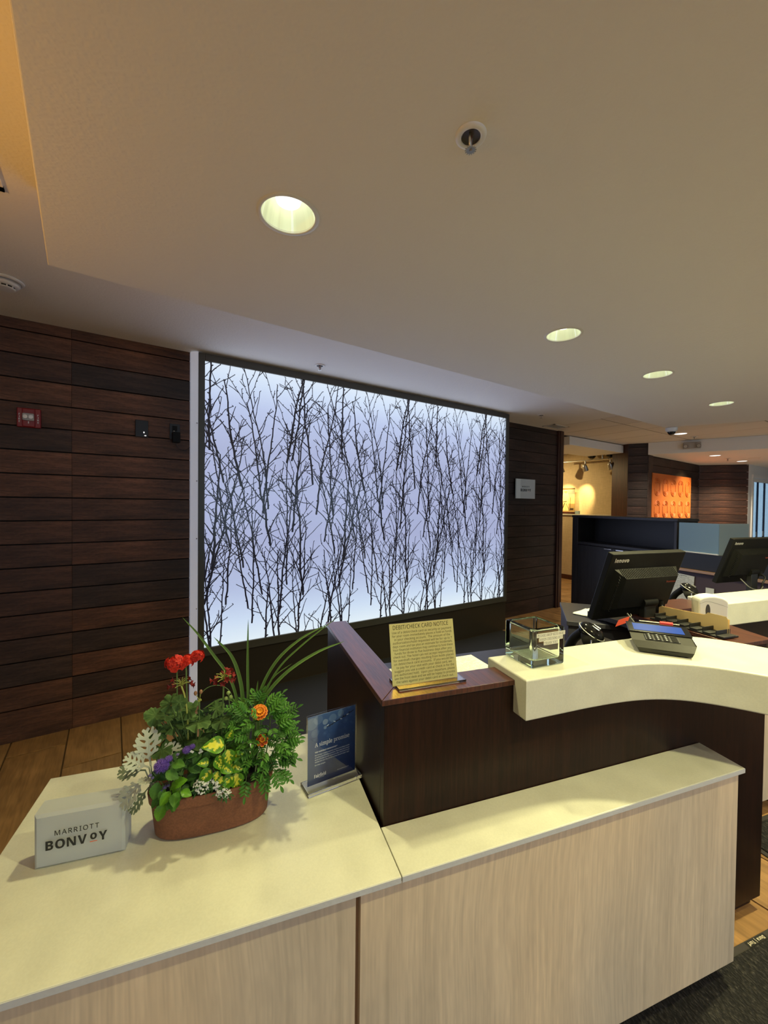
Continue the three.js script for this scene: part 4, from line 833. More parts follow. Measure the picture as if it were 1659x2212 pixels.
// ---------------------------------------------------------------- the planter and its plants (coordinates along the counter)
const PC = [-0.422, 0.7352, -0.173], PTURN = PHI - 0.0;
function ovalRing(a, b, y, n = 72, p = 2.7) { const r = []; for (let i = 0; i < n; i++) { const t = i / n * Math.PI * 2, c = Math.cos(t), s = Math.sin(t), k = Math.pow(Math.pow(Math.abs(c), p) + Math.pow(Math.abs(s), p), -1 / p); r.push([a * k * c, y, b * k * s]); } return r; }
function loftRings(rings) {
  const n = rings[0].length, pos = [], idx = []; rings.forEach((r) => r.forEach((p) => pos.push(...p)));
  for (let k = 0; k + 1 < rings.length; k++) for (let i = 0; i < n; i++) { const j = (i + 1) % n, a = k * n + i, b = k * n + j, c = a + n, d = b + n; idx.push(a, c, b, b, c, d); }
  const g = new THREE.BufferGeometry(); g.setAttribute('position', new THREE.Float32BufferAttribute(pos, 3)); g.setIndex(idx); g.computeVertexNormals(); return g;
}
{
  const t = thing('flower_planter', 'oval terracotta planter full of mixed flowers on the cream low countertop', 'planter', at(...PC), PTURN);
  const H = 0.118, clay = std([0.23, 0.085, 0.04], 0.72, { map: clayTex, bumpMap: peelTex, bumpScale: 0.0004, side: THREE.DoubleSide });
  const R = (a, b, y) => ovalRing(a, b, y);
  const body = [R(0.05, 0.02, 0.0005), R(0.128, 0.053, 0.0005), R(0.1345, 0.059, 0.003), R(0.1385, 0.063, 0.009), R(0.147, 0.0715, 0.088), R(0.1475, 0.072, 0.0895), R(0.1505, 0.075, 0.0905), R(0.152, 0.0765, 0.093), R(0.1545, 0.079, H - 0.004), R(0.1535, 0.078, H), R(0.149, 0.0735, H), R(0.1475, 0.072, H - 0.004), R(0.142, 0.066, 0.08)];
  part('pot', metreUV(loftRings(body)), clay, t);
  const soil = new THREE.CircleGeometry(1, 40).rotateX(-Math.PI / 2).scale(0.147, 1, 0.071).translate(0, 0.096, 0);
  part('soil', metreUV(soil), std([0.03, 0.018, 0.012], 0.95, { map: soilTex }), t);
}
const leafMat = (r = 0.55, tr = 0.18) => phys([1, 1, 1], r, { vertexColors: true, side: THREE.DoubleSide, transmission: tr, thickness: 0, specularIntensity: 0.5 });
const LM = leafMat(), LMmatte = leafMat(0.85, 0.1), LMgloss = leafMat(0.35, 0.22);
const mix = (a, b, t) => a.map((x, i) => x + (b[i] - x) * t);
// a blade along +z: half-width w(t), arch, cup, and a colour c(t, s)
function blade(len, w, o) {
  const nt = o.nt ?? 14, ns = o.ns ?? 6, pos = [], col = [], idx = [];
  for (let i = 0; i <= nt; i++) for (let k = 0; k <= ns; k++) {
    const t = i / nt, s = k / ns * 2 - 1, hw = w(t) * (1 + (o.serr ? o.serr * (i % 2 ? 1 : -1) * Math.abs(s) : 0)), ang = (o.droop ?? 0) * t;
    const z = o.droop ? len * Math.sin(ang) / o.droop : len * t, y0 = o.droop ? -len * (1 - Math.cos(ang)) / o.droop : 0;
    pos.push(s * hw, y0 + (o.cup ?? 0) * s * s * hw + (o.wave ?? 0) * Math.sin(t * 9 + s * 2) * Math.abs(s) * hw, z);
    col.push(...o.c(t, s));
  }
  const q = ns + 1; for (let i = 0; i < nt; i++) for (let k = 0; k < ns; k++) { const a = i * q + k; idx.push(a, a + q, a + 1, a + 1, a + q, a + q + 1); }
  const g = new THREE.BufferGeometry(); g.setAttribute('position', new THREE.Float32BufferAttribute(pos, 3)); g.setAttribute('color', new THREE.Float32BufferAttribute(col, 3)); g.setIndex(idx); g.computeVertexNormals(); return g;
}
function paint(g, c) { const n = g.attributes.position.count, a = new Float32Array(n * 3); for (let i = 0; i < n; i++) a.set(c, i * 3); g.setAttribute('color', new THREE.BufferAttribute(a, 3)); return g; }
function scallop(R, lobes, seedN, cDark, cLight) {           // round lobed leaf, petiole at the notch
  const nr = 8, na = 70, pos = [], col = [], idx = [], gap = 0.35, s0 = seedN * 1.7;
  for (let i = 0; i <= nr; i++) for (let k = 0; k <= na; k++) {
    const rho = i / nr, th = -Math.PI + gap / 2 + (Math.PI * 2 - gap) * k / na, lob = Math.abs(Math.cos(th * lobes / 2)), fine = Math.cos(th * lobes * 3);
    const r = R * rho * (0.84 + 0.19 * Math.pow(lob, 0.6) * rho + 0.035 * fine * rho);
    const vein = Math.pow(Math.abs(Math.cos(th * lobes / 2)), 14), y = R * (0.26 * rho * rho * (lob - 0.5) + 0.15 * Math.sin(th * 2 + s0) * rho * rho - 0.24 * rho * rho * rho + 0.13 * Math.sin(th * 5 + s0 * 2) * rho ** 3 + 0.06 * Math.sin(th * 13 + s0) * rho ** 2 + 0.05 * (vnoise(th * 4 + 20, rho * 6, 5 + seedN, 99, 99) - 0.5) + 0.12 * rho);
    pos.push(r * Math.sin(th), y, r * Math.cos(th) + R * 0.25);
    const zone = Math.exp(-((rho - 0.55) ** 2) / 0.02) * 0.35, e = rho > 0.93 ? 0.5 : 0;
    col.push(...mix(mix(cDark, cLight, Math.min(1, 0.30 + vein * 0.7 * (1 - rho * 0.6) + e + 0.25 * (1 - rho))), cDark, zone));
  }
  const q = na + 1; for (let i = 0; i < nr; i++) for (let k = 0; k < na; k++) { const a = i * q + k; idx.push(a, a + q, a + 1, a + 1, a + q, a + q + 1); }
  const g = new THREE.BufferGeometry(); g.setAttribute('position', new THREE.Float32BufferAttribute(pos, 3)); g.setAttribute('color', new THREE.Float32BufferAttribute(col, 3)); g.setIndex(idx); g.computeVertexNormals(); return g;
}
function plant(name, label, category, base) {
  const t = thing(name, label, category, at(...base), PHI); const B = V(...base);
  t.put = (n, geo, mat, p, fwd, nrm, s = 1, lab) => { const m = part(n, geo, mat, t, lab); m.applyMatrix4(lookBasis(V(...p).sub(B), V(...fwd), V(...nrm)).multiply(new THREE.Matrix4().makeScale(s, s, s))); return m; };
  t.stem = (pts, r, mat, n = 'stem', lab) => part(n, tube(pts.map((p) => V(...p).sub(B).toArray()), r, 14, 6), mat, t, lab);
  return t;
}
const SOIL = 0.83, stemG = std([0.13, 0.22, 0.06], 0.6), stemY = std([0.42, 0.46, 0.10], 0.55), stemPale = std([0.42, 0.48, 0.33], 0.8), stemDark = std([0.05, 0.10, 0.03], 0.6);

{ // red geranium
  const base = [-0.47, SOIL, -0.20], t = plant('geranium_plant', 'red geranium with round scalloped leaves at the back left of the planter', 'plant', base);
  const D = [0.030, 0.075, 0.016], L = [0.125, 0.215, 0.062];
  const geo = [1, 2, 3, 4].map((k) => scallop(1, 5 + k % 3, k, D, L));
  const leaves = [[-0.562, 1.025, 0.030, -0.9, 0.25, 0.1], [-0.525, 1.056, 0.027, -0.3, 0.5, -0.4], [-0.503, 1.066, 0.020, 0.2, 0.8, -0.5], [-0.509, 1.022, 0.033, -0.2, -0.1, 0.8], [-0.484, 1.036, 0.029, 0.7, 0.25, 0.3], [-0.461, 1.008, 0.036, 0.2, 0.0, 0.9], [-0.511, 0.976, 0.038, -0.5, 0.15, 0.1], [-0.552, 0.988, 0.027, -0.9, 0.2, -0.3], [-0.461, 0.962, 0.037, 0.0, -0.25, 0.9], [-0.424, 0.982, 0.033, 0.8, 0.1, 0.4], [-0.418, 1.026, 0.024, 0.6, 0.4, -0.2], [-0.404, 1.004, 0.027, 0.8, 0.1, 0.5], [-0.572, 0.982, 0.022, -0.9, -0.1, -0.2], [-0.444, 1.023, 0.023, 0.1, 0.5, 0.5], [-0.535, 1.038, 0.024, -0.7, 0.3, 0.4], [-0.48, 0.99, 0.03, -0.2, 0.1, -0.7], [-0.44, 0.95, 0.03, 0.6, -0.2, 0.3], [-0.52, 0.94, 0.028, -0.6, 0.0, 0.5], [-0.49, 1.0, 0.032, 0.4, 0.1, -0.4], [-0.43, 0.99, 0.03, 0.5, 0.2, -0.6], [-0.47, 0.94, 0.034, -0.3, -0.2, 0.7], [-0.50, 0.955, 0.034, 0.4, -0.1, 0.5], [-0.41, 0.955, 0.03, 0.6, -0.3, 0.3], [-0.54, 0.955, 0.028, -0.5, -0.2, 0.2], [-0.445, 0.925, 0.032, 0.2, -0.2, 0.5], [-0.48, 0.915, 0.032, -0.4, -0.1, 0.3], [-0.425, 0.905, 0.03, 0.5, -0.1, -0.3], [-0.38, 0.985, 0.026, 0.5, 0.3, -0.3], [-0.515, 1.00, 0.030, -0.2, 0.2, -0.5], [-0.40, 0.93, 0.03, 0.2, -0.3, 0.4]];
  leaves.forEach(([x, y, R, fx, fy, fz], i) => {
    const z = -0.17 + (i % 3) * 0.018 - 0.02, under = i === 6 || i === 12;
    const n = under ? [0.15, 0.55, -0.55] : [fx * 0.25 + rr(-0.2, 0.2), 0.85, 0.55 + rr(-0.25, 0.2)];
    t.put('leaf', geo[i % 4], LMmatte, [x - fx * R * 0.2, y, z - fz * R * 0.3], [fx, fy, fz], n, R * 0.92);
    t.stem([[base[0] + rr(-0.02, 0.02), SOIL, -0.2], [(x + base[0]) / 2, (y + SOIL) / 2 + 0.01, z - 0.02], [x - fx * R * 0.2, y - 0.002, z - fz * R * 0.3]], 0.0014, stemG);
  });
  // flower heads: florets of five petals on thin stalks round the end of a stem
  const petal = (c) => blade(0.0122, (u) => 0.0054 * Math.pow(Math.sin(Math.PI * Math.min(1, 0.12 + u * 0.9)), 0.7), { nt: 6, ns: 4, cup: 0.25, droop: 0.6, c: (u, s) => mix(c, [c[0] * 0.55, c[1] * 0.4, c[2] * 0.5], 0.5 * (1 - u)) });
  const head = (p, R, n, frac, red, dry, lab) => {
    const h = t.put('flower_head', (() => {
      const gs = []; for (let i = 0; i < n; i++) {
        const ph = i * 2.39996, cz = 1 - 1.45 * (i + 0.5) / n, sr = Math.sqrt(Math.max(0, 1 - cz * cz)); const dir = V(Math.cos(ph) * sr, cz * 0.75, Math.sin(ph) * sr);
        if (frac && !frac(dir)) continue;
        const ctr = dir.clone().multiplyScalar(R * rr(0.62, 1.0)), tint = rr(0.75, 1.1), c = dry ? [0.30 * tint, 0.025, 0.02] : [red[0] * tint, red[1] * tint, red[2]];
        const q = petal(c), up = Math.abs(dir.y) > 0.9 ? V(1, 0, 0) : V(0, 1, 0), x = up.clone().cross(dir).normalize(), y2 = dir.clone().cross(x);
        for (let k = 0; k < 5; k++) { const a = k * 1.2566 + i, f = x.clone().multiplyScalar(Math.cos(a)).addScaledVector(y2, Math.sin(a)).addScaledVector(dir, dry ? 1.5 : 0.22); gs.push(q.clone().applyMatrix4(lookBasis(ctr, f, dir).scale(V(dry ? 0.7 : 1, 1, 1)))); }
      } return merge(gs);
    })(), LM, p, [0, 0, 1], [0, 1, 0], 1, lab);
    const ped = []; for (let i = 0; i < 16; i++) { const a = i * 2.4, cz = 0.9 - 1.1 * i / 16, sr = Math.sqrt(1 - cz * cz); ped.push(tube([[0, -R * 0.15, 0], [Math.cos(a) * sr * R * 0.4, cz * R * 0.5, Math.sin(a) * sr * R * 0.4], [Math.cos(a) * sr * R * 0.85, cz * R * 0.6, Math.sin(a) * sr * R * 0.85]], 0.0009, 6, 4)); }
    part('pedicels', ped, dry ? stemY : stemG, h);
  };
  const RED = [0.80, 0.045, 0.022];
  head([-0.513, 1.166, -0.165], 0.0255, 20, null, RED, false, 'full bright red flower head');
  head([-0.486, 1.168, -0.172], 0.017, 9, null, RED, false);
  head([-0.463, 1.177, -0.17], 0.0165, 9, null, RED, false, 'small bright red flower head');
  head([-0.500, 1.110, -0.168], 0.026, 14, (d) => Math.abs(d.x) > 0.62 && d.y < 0.5, RED, true, 'spent flower head, mostly bare stalks');
  head([-0.398, 1.112, -0.17], 0.029, 22, (d) => d.x > 0.25 || d.y < 0.12, [0.40, 0.022, 0.02], true, 'half faded dark red flower head');
  t.stem([[-0.487, SOIL, -0.2], [-0.486, 1.0, -0.185], [-0.488, 1.05, -0.18], [-0.490, 1.160, -0.17]], 0.0021, stemG);
  t.stem([[-0.5, SOIL, -0.2], [-0.510, 1.02, -0.18], [-0.511, 1.155, -0.168]], 0.0019, stemG);
  t.stem([[-0.484, SOIL, -0.19], [-0.487, 1.04, -0.165], [-0.493, 1.085, -0.162], [-0.50, 1.105, -0.166]], 0.0022, stemY, 'stem', 'yellow green stem');
  t.stem([[-0.41, SOIL, -0.19], [-0.402, 0.98, -0.172], [-0.398, 1.105, -0.17]], 0.0023, stemG);
  t.stem([[-0.45, SOIL, -0.18], [-0.457, 1.0, -0.165], [-0.457, 1.062, -0.163]], 0.0019, stemG);
  for (const [x, y, r] of [[-0.466, 1.084, 0.0048], [-0.453, 1.086, 0.0046]]) { t.stem([[-0.457, 1.062, -0.163], [(x - 0.457) / 2, (y + 1.062) / 2, -0.161], [x, y - 0.003, -0.16]], 0.0008, stemY); t.put('bud', new THREE.SphereGeometry(r, 12, 10).scale(0.9, 1.25, 0.9), std([0.34, 0.17, 0.08], 0.6), [x, y, -0.16], [0, 0, 1], [0, 1, 0]); }
  t.put('bract', paint(blade(0.012, (u) => 0.005 * Math.sin(Math.PI * u), { nt: 6, ns: 3, c: () => [1, 1, 1] }), [0.42, 0.50, 0.12]), LM, [-0.461, 1.064, -0.162], [0.8, 0.1, 0.5], [0, 0.8, 0.5]);
  t.stem([[-0.383, 1.03, -0.165], [-0.385, 1.06, -0.166], [-0.386, 1.072, -0.166]], 0.0016, stemG);
  for (const [x, y] of [[-0.392, 1.058], [-0.380, 1.060], [-0.386, 1.072]]) t.put('bud', new THREE.SphereGeometry(0.0052, 10, 8), std([0.26, 0.36, 0.10], 0.6), [x, y, -0.163], [0, 0, 1], [0, 1, 0]);
}
{ // spike grass
  const base = [-0.335, SOIL, -0.235], t = plant('spike_grass', 'tall spiky green grass with arching striped blades at the back of the planter', 'plant', base);
  const strip = (pts, w, lab) => {
    const cv = new THREE.CatmullRomCurve3(pts.map((p) => V(...p).sub(V(...base)))), n = 26, pos = [], col = [], idx = [];
    for (let i = 0; i <= n; i++) {
      const u = i / n, p = cv.getPoint(u), tg = cv.getTangent(u), sd = tg.clone().cross(V(0.0, 0.5, 0.9)).normalize(), up = sd.clone().cross(tg), hw = w * (0.75 + 0.5 * u) * Math.pow(Math.max(0.0, 1 - Math.pow(u, 2.6)), 0.8) + 0.0002;
      for (let k = 0; k <= 4; k++) { const s = k / 2 - 1, q = p.clone().addScaledVector(sd, s * hw).addScaledVector(up, s * s * hw * 0.3); pos.push(q.x, q.y, q.z); col.push(...mix([0.065, 0.165, 0.025], [0.24, 0.36, 0.09], Math.abs(s) < 0.1 ? 0.25 : Math.abs(s) > 0.9 ? 0.8 : 0.15)); }
    }
    for (let i = 0; i < n; i++) for (let k = 0; k < 4; k++) { const a = i * 5 + k; idx.push(a, a + 1, a + 5, a + 1, a + 6, a + 5); }
    const g = new THREE.BufferGeometry(); g.setAttribute('position', new THREE.Float32BufferAttribute(pos, 3)); g.setAttribute('color', new THREE.Float32BufferAttribute(col, 3)); g.setIndex(idx); g.computeVertexNormals();
    part('blade', g, LM, t, lab);
  };
  const b = (x) => [x, SOIL, -0.22];
  strip([b(-0.340), [-0.347, 1.0, -0.205], [-0.357, 1.09, -0.2], [-0.381, 1.16, -0.2], [-0.425, 1.215, -0.2]], 0.0055, 'broad striped blade bending left');
  strip([b(-0.333), [-0.335, 1.03, -0.205], [-0.337, 1.13, -0.2], [-0.336, 1.255, -0.2]], 0.0040, 'upright blade');
  strip([b(-0.352), [-0.363, 1.02, -0.205], [-0.385, 1.10, -0.2], [-0.425, 1.165, -0.2], [-0.463, 1.225, -0.2], [-0.502, 1.275, -0.2]], 0.0042, 'long blade leaning far left');
  strip([b(-0.322), [-0.310, 1.02, -0.205], [-0.262, 1.125, -0.2], [-0.195, 1.184, -0.2], [-0.115, 1.222, -0.2]], 0.0044);
  strip([b(-0.315), [-0.290, 1.03, -0.21], [-0.250, 1.108, -0.205], [-0.190, 1.165, -0.2], [-0.135, 1.205, -0.2], [-0.090, 1.235, -0.2]], 0.0026);
  strip([b(-0.312), [-0.297, 1.01, -0.205], [-0.240, 1.085, -0.2], [-0.142, 1.142, -0.2], [-0.060, 1.166, -0.2]], 0.0050, 'long blade arching right to the dark desk');
  strip([b(-0.325), [-0.316, 1.0, -0.205], [-0.309, 1.08, -0.2]], 0.0045, 'short blade');
  strip([b(-0.320), [-0.300, 1.02, -0.21], [-0.265, 1.08, -0.21], [-0.215, 1.115, -0.205]], 0.0018);
  t.stem([[-0.46, 1.06, -0.2], [-0.44, 1.078, -0.2], [-0.41, 1.08, -0.2], [-0.385, 1.062, -0.2], [-0.37, 1.02, -0.2]], 0.0009, stemG, 'stem', 'thin arched stalk');
  strip([[-0.36, 1.0, -0.21], [-0.38, 1.036, -0.2], [-0.41, 1.045, -0.19], [-0.45, 1.03, -0.18]], 0.0028);
}
{ // marigold
  const base = [-0.30, SOIL, -0.185], t = plant('marigold_plant', 'bushy marigold with feathery green leaves and two orange flowers at the right of the planter', 'plant', base);
  const leafG = [0, 1, 2, 3].map((v) => {
    const gs = [], c0 = [[0.040, 0.150, 0.016], [0.058, 0.195, 0.022], [0.030, 0.110, 0.015], [0.075, 0.23, 0.028]][v], L = 0.054;
    gs.push(paint(tube([[0, 0, 0], [0, 0.004, L * 0.5], [0, 0, L * 0.92]], 0.0009, 8, 5), [0.14, 0.26, 0.06]));
    const lf = blade(0.0195, (u) => 0.0040 * Math.pow(Math.sin(Math.PI * Math.min(1, 0.05 + u * 0.93)), 0.8), { nt: 10, ns: 4, serr: 0.16, cup: 0.5, droop: 0.5, c: (u, s) => mix(c0, [c0[0] * 1.7, c0[1] * 1.35, c0[2] * 1.6], Math.abs(s) < 0.1 ? 0.7 : 0.15) });
    const n = 4; for (let i = 0; i < n; i++) for (const s of [-1, 1]) { const u = 0.22 + 0.68 * i / n + (s > 0 ? 0.04 : 0), k = 0.75 + 0.35 * Math.sin(Math.PI * (i + 0.7) / n); gs.push(lf.clone().applyMatrix4(lookBasis(V(0, 0.004 * Math.sin(Math.PI * u), L * u), V(s * 0.85, 0.08, 0.55), V(-s * 0.2, 1, 0)).scale(V(k, k, k)))); }
    gs.push(lf.clone().translate(0, 0.0, L * 0.9)); return merge(gs);
  });
  const C = [-0.302, 0.925, -0.180], R = [0.083, 0.118, 0.070];
  for (let i = 0; i < 150; i++) {
    const a = i * 2.39996, yy = 1 - 1.75 * (i + 0.5) / 150, sr = Math.sqrt(Math.max(0, 1 - yy * yy)), k = i % 3 === 2 ? 0.55 : rr(0.70, 0.93);
    const d = V(Math.cos(a) * sr, yy, Math.sin(a) * sr); if (d.z < -0.55) continue;
    const p = [C[0] + d.x * R[0] * k, Math.max(0.845, C[1] + d.y * R[1] * k), C[2] + d.z * R[2] * k];
    const f = V(d.x, d.y * 0.45 + rr(-0.15, 0.3), d.z).add(V(rr(-0.4, 0.4), 0, rr(-0.4, 0.4))), n = V(d.x * 0.5 + rr(-0.3, 0.3), 1.0, d.z * 0.6 + 0.35);
    t.put('leaf', leafG[i % 4], LM, p, f.toArray(), n.toArray(), rr(0.7, 1.0));
  }
  // leaves that stand out at the right edge
  for (const [p, f, n, s] of [[[-0.285, 1.0, -0.15], [0.75, 0.75, 0.1], [-0.5, 0.6, 0.6], 1.0], [[-0.262, 0.965, -0.15], [0.9, 0.42, 0.1], [-0.3, 0.8, 0.5], 1.0], [[-0.255, 0.945, -0.15], [0.6, 0.8, 0.1], [-0.6, 0.5, 0.6], 0.95], [[-0.25, 0.915, -0.14], [0.95, 0.1, 0.1], [0, 0.9, 0.5], 0.9], [[-0.25, 0.885, -0.14], [0.95, -0.2, 0.2], [0.1, 0.8, 0.6], 0.9], [[-0.26, 0.86, -0.13], [0.7, -0.6, 0.3], [0.3, 0.5, 0.8], 0.9], [[-0.30, 0.87, -0.11], [0.15, -0.85, 0.4], [0.1, 0.4, 0.9], 0.95], [[-0.275, 0.875, -0.115], [0.4, -0.8, 0.4], [0.1, 0.4, 0.9], 1.0], [[-0.34, 0.87, -0.11], [-0.1, -0.8, 0.5], [0, 0.5, 0.9], 0.9], [[-0.345, 1.01, -0.15], [-0.4, 0.75, 0.3], [0.1, 0.6, 0.8], 0.9], [[-0.31, 1.03, -0.17], [0.3, 0.8, 0.2], [-0.1, 0.5, 0.9], 0.8]]) t.put('leaf', leafG[1], LMgloss, p, f, n, s);
  for (const [x, z] of [[-0.33, -0.19], [-0.30, -0.17], [-0.28, -0.2], [-0.31, -0.21], [-0.26, -0.18]]) t.stem([[base[0] + (x + 0.3) * 0.3, SOIL, z], [x, 0.9, z], [x + (x + 0.3) * 0.4, 0.995, z]], 0.0017, stemG);
  const flower = (p, R2, f, full, lab) => {
    const gs = [], rows = full ? [[14, 1, 0.35, [0.62, 0.10, 0.012]], [11, 0.72, 0.75, [0.80, 0.22, 0.012]], [7, 0.42, 1.4, [0.86, 0.36, 0.02]]] : [[7, 1, 0.25, [0.55, 0.06, 0.01]], [6, 0.5, 1.2, [0.85, 0.34, 0.02]]];
    rows.forEach(([n, k, lift, c], q) => { for (let i = 0; i < n; i++) { const a = i / n * 6.2832 + q * 0.4; const pt = blade(R2 * k, (u) => R2 * (full ? 0.26 : 0.36) * (0.45 + 0.55 * Math.sin(Math.PI * (0.1 + u * 0.8))), { nt: 6, ns: 6, cup: 0.3, droop: 0.6, wave: 0.3, c: (u, s) => (Math.abs(s) > 0.72 || u > 0.86) ? [0.88, 0.33, 0.015] : u < 0.72 && q < 2 ? mix(c, [0.22, 0.012, 0.008], 0.75) : c }); gs.push(pt.applyMatrix4(lookBasis(V(0, q * 0.002, 0), V(Math.cos(a), lift, Math.sin(a)), V(-Math.cos(a) * lift, 1, -Math.sin(a) * lift)))); } });
    const m = t.put('flower_head', merge(gs), LM, p, f, [0, 0.75, 0.66], 1, lab);
    part('calyx', lathe([[0.0008, -0.026], [0.0045, -0.014], [0.0052, -0.003], [0.003, 0.001]], 12), std([0.16, 0.27, 0.08], 0.6), m);
  };
  flower([-0.307, 1.021, -0.135], 0.0215, [0, -0.66, 0.75], true, 'double orange and dark red flower');
  flower([-0.301, 0.955, -0.115], 0.0165, [0.2, -0.66, 0.75], false, 'small single flower, dark red petals edged orange');
  t.stem([[-0.30, 0.9, -0.16], [-0.306, 0.96, -0.145], [-0.307, 1.01, -0.138]], 0.0018, stemG);
  t.stem([[-0.318, 0.86, -0.13], [-0.312, 0.912, -0.124], [-0.302, 0.94, -0.124]], 0.0016, std([0.3, 0.4, 0.18], 0.6));
}
{ // dusty miller
  const base = [-0.55, SOIL, -0.175], t = plant('dusty_miller_plant', 'silver white dusty miller with deeply lobed felted leaves at the left end of the planter', 'plant', base);
  const lobed = (c) => {                               // flat felted leaf, four pairs of rounded lobes swept forward, each lobe notched
    const half = (sgn) => { const o = []; for (let i = 0; i < 4; i++) { const y = 0.20 + i * 0.175 + (sgn < 0 ? 0.05 : 0), l = [0.20, 0.31, 0.32, 0.22][i]; o.push([0.035, y], [0.04 + l * 0.5, y + 0.055 + l * 0.10], [0.04 + l * 0.95, y + 0.04 + l * 0.30], [0.04 + l * 1.02, y + 0.10 + l * 0.32], [0.04 + l * 0.74, y + 0.085 + l * 0.30], [0.04 + l * 0.82, y + 0.12 + l * 0.52], [0.04 + l * 0.66, y + 0.13 + l * 0.60], [0.04 + l * 0.42, y + 0.10 + l * 0.34], [0.04 + l * 0.12, y + 0.10 + l * 0.06]); } return o.map(([x, y]) => [x * sgn, y]); };
    const pts = [[0.022, 0], ...half(1), [0.05, 0.93], [0.10, 1.0], [0.06, 1.04], [0.0, 1.0], [-0.06, 1.05], [-0.10, 1.0], [-0.05, 0.94], ...half(-1).reverse(), [-0.022, 0]];
    const cv = new THREE.CatmullRomCurve3(pts.map(([x, y]) => V(x, y, 0)), false, 'centripetal').getPoints(260), sh = new THREE.Shape(cv.map((p) => new THREE.Vector2(p.x, p.y)));
    const g = new THREE.ExtrudeGeometry(sh, { depth: 0.016, bevelEnabled: true, bevelThickness: 0.010, bevelSize: 0.008, bevelSegments: 1 }).rotateX(Math.PI / 2).translate(0, 0.013, 0);
    const p = g.attributes.position; for (let i = 0; i < p.count; i++) { const z = p.getZ(i), x = p.getX(i); p.setY(i, p.getY(i) - 0.26 * z * z + 0.10 * z + 0.35 * x * x); } g.computeVertexNormals(); return paint(g, c);
  };
  const A = lobed([0.50, 0.54, 0.44]), Bg = lobed([0.20, 0.25, 0.15]);
  [[A, [-0.566, 0.925, -0.145], [-0.14, 0.92, -0.1], [0.2, 0.35, 0.9], 0.082], [A, [-0.568, 0.925, -0.135], [-0.72, 0.55, 0.1], [0.25, 0.6, 0.75], 0.060], [A, [-0.558, 0.915, -0.145], [0.72, 0.70, -0.05], [-0.4, 0.5, 0.75], 0.068], [Bg, [-0.578, 0.914, -0.145], [-0.92, 0.10, -0.1], [0.1, 0.75, 0.6], 0.060], [A, [-0.574, 0.905, -0.13], [-0.68, -0.62, 0.2], [-0.5, 0.45, 0.7], 0.074], [Bg, [-0.568, 0.875, -0.135], [-0.55, -0.5, 0.35], [-0.5, 0.65, 0.55], 0.056], [A, [-0.56, 0.90, -0.13], [-0.3, 0.3, 0.6], [0, 0.9, 0.4], 0.04], [Bg, [-0.55, 0.90, -0.16], [0.3, 0.8, -0.3], [0, 0.3, 0.9], 0.06]]
    .forEach(([g, p, f, n, s]) => { t.put('leaf', g, LMmatte, p, f, n, s); t.stem([[base[0], SOIL, base[2]], [(base[0] + p[0]) / 2 - 0.004, 0.87, (base[2] + p[2]) / 2], p], 0.0016, stemPale); });
}
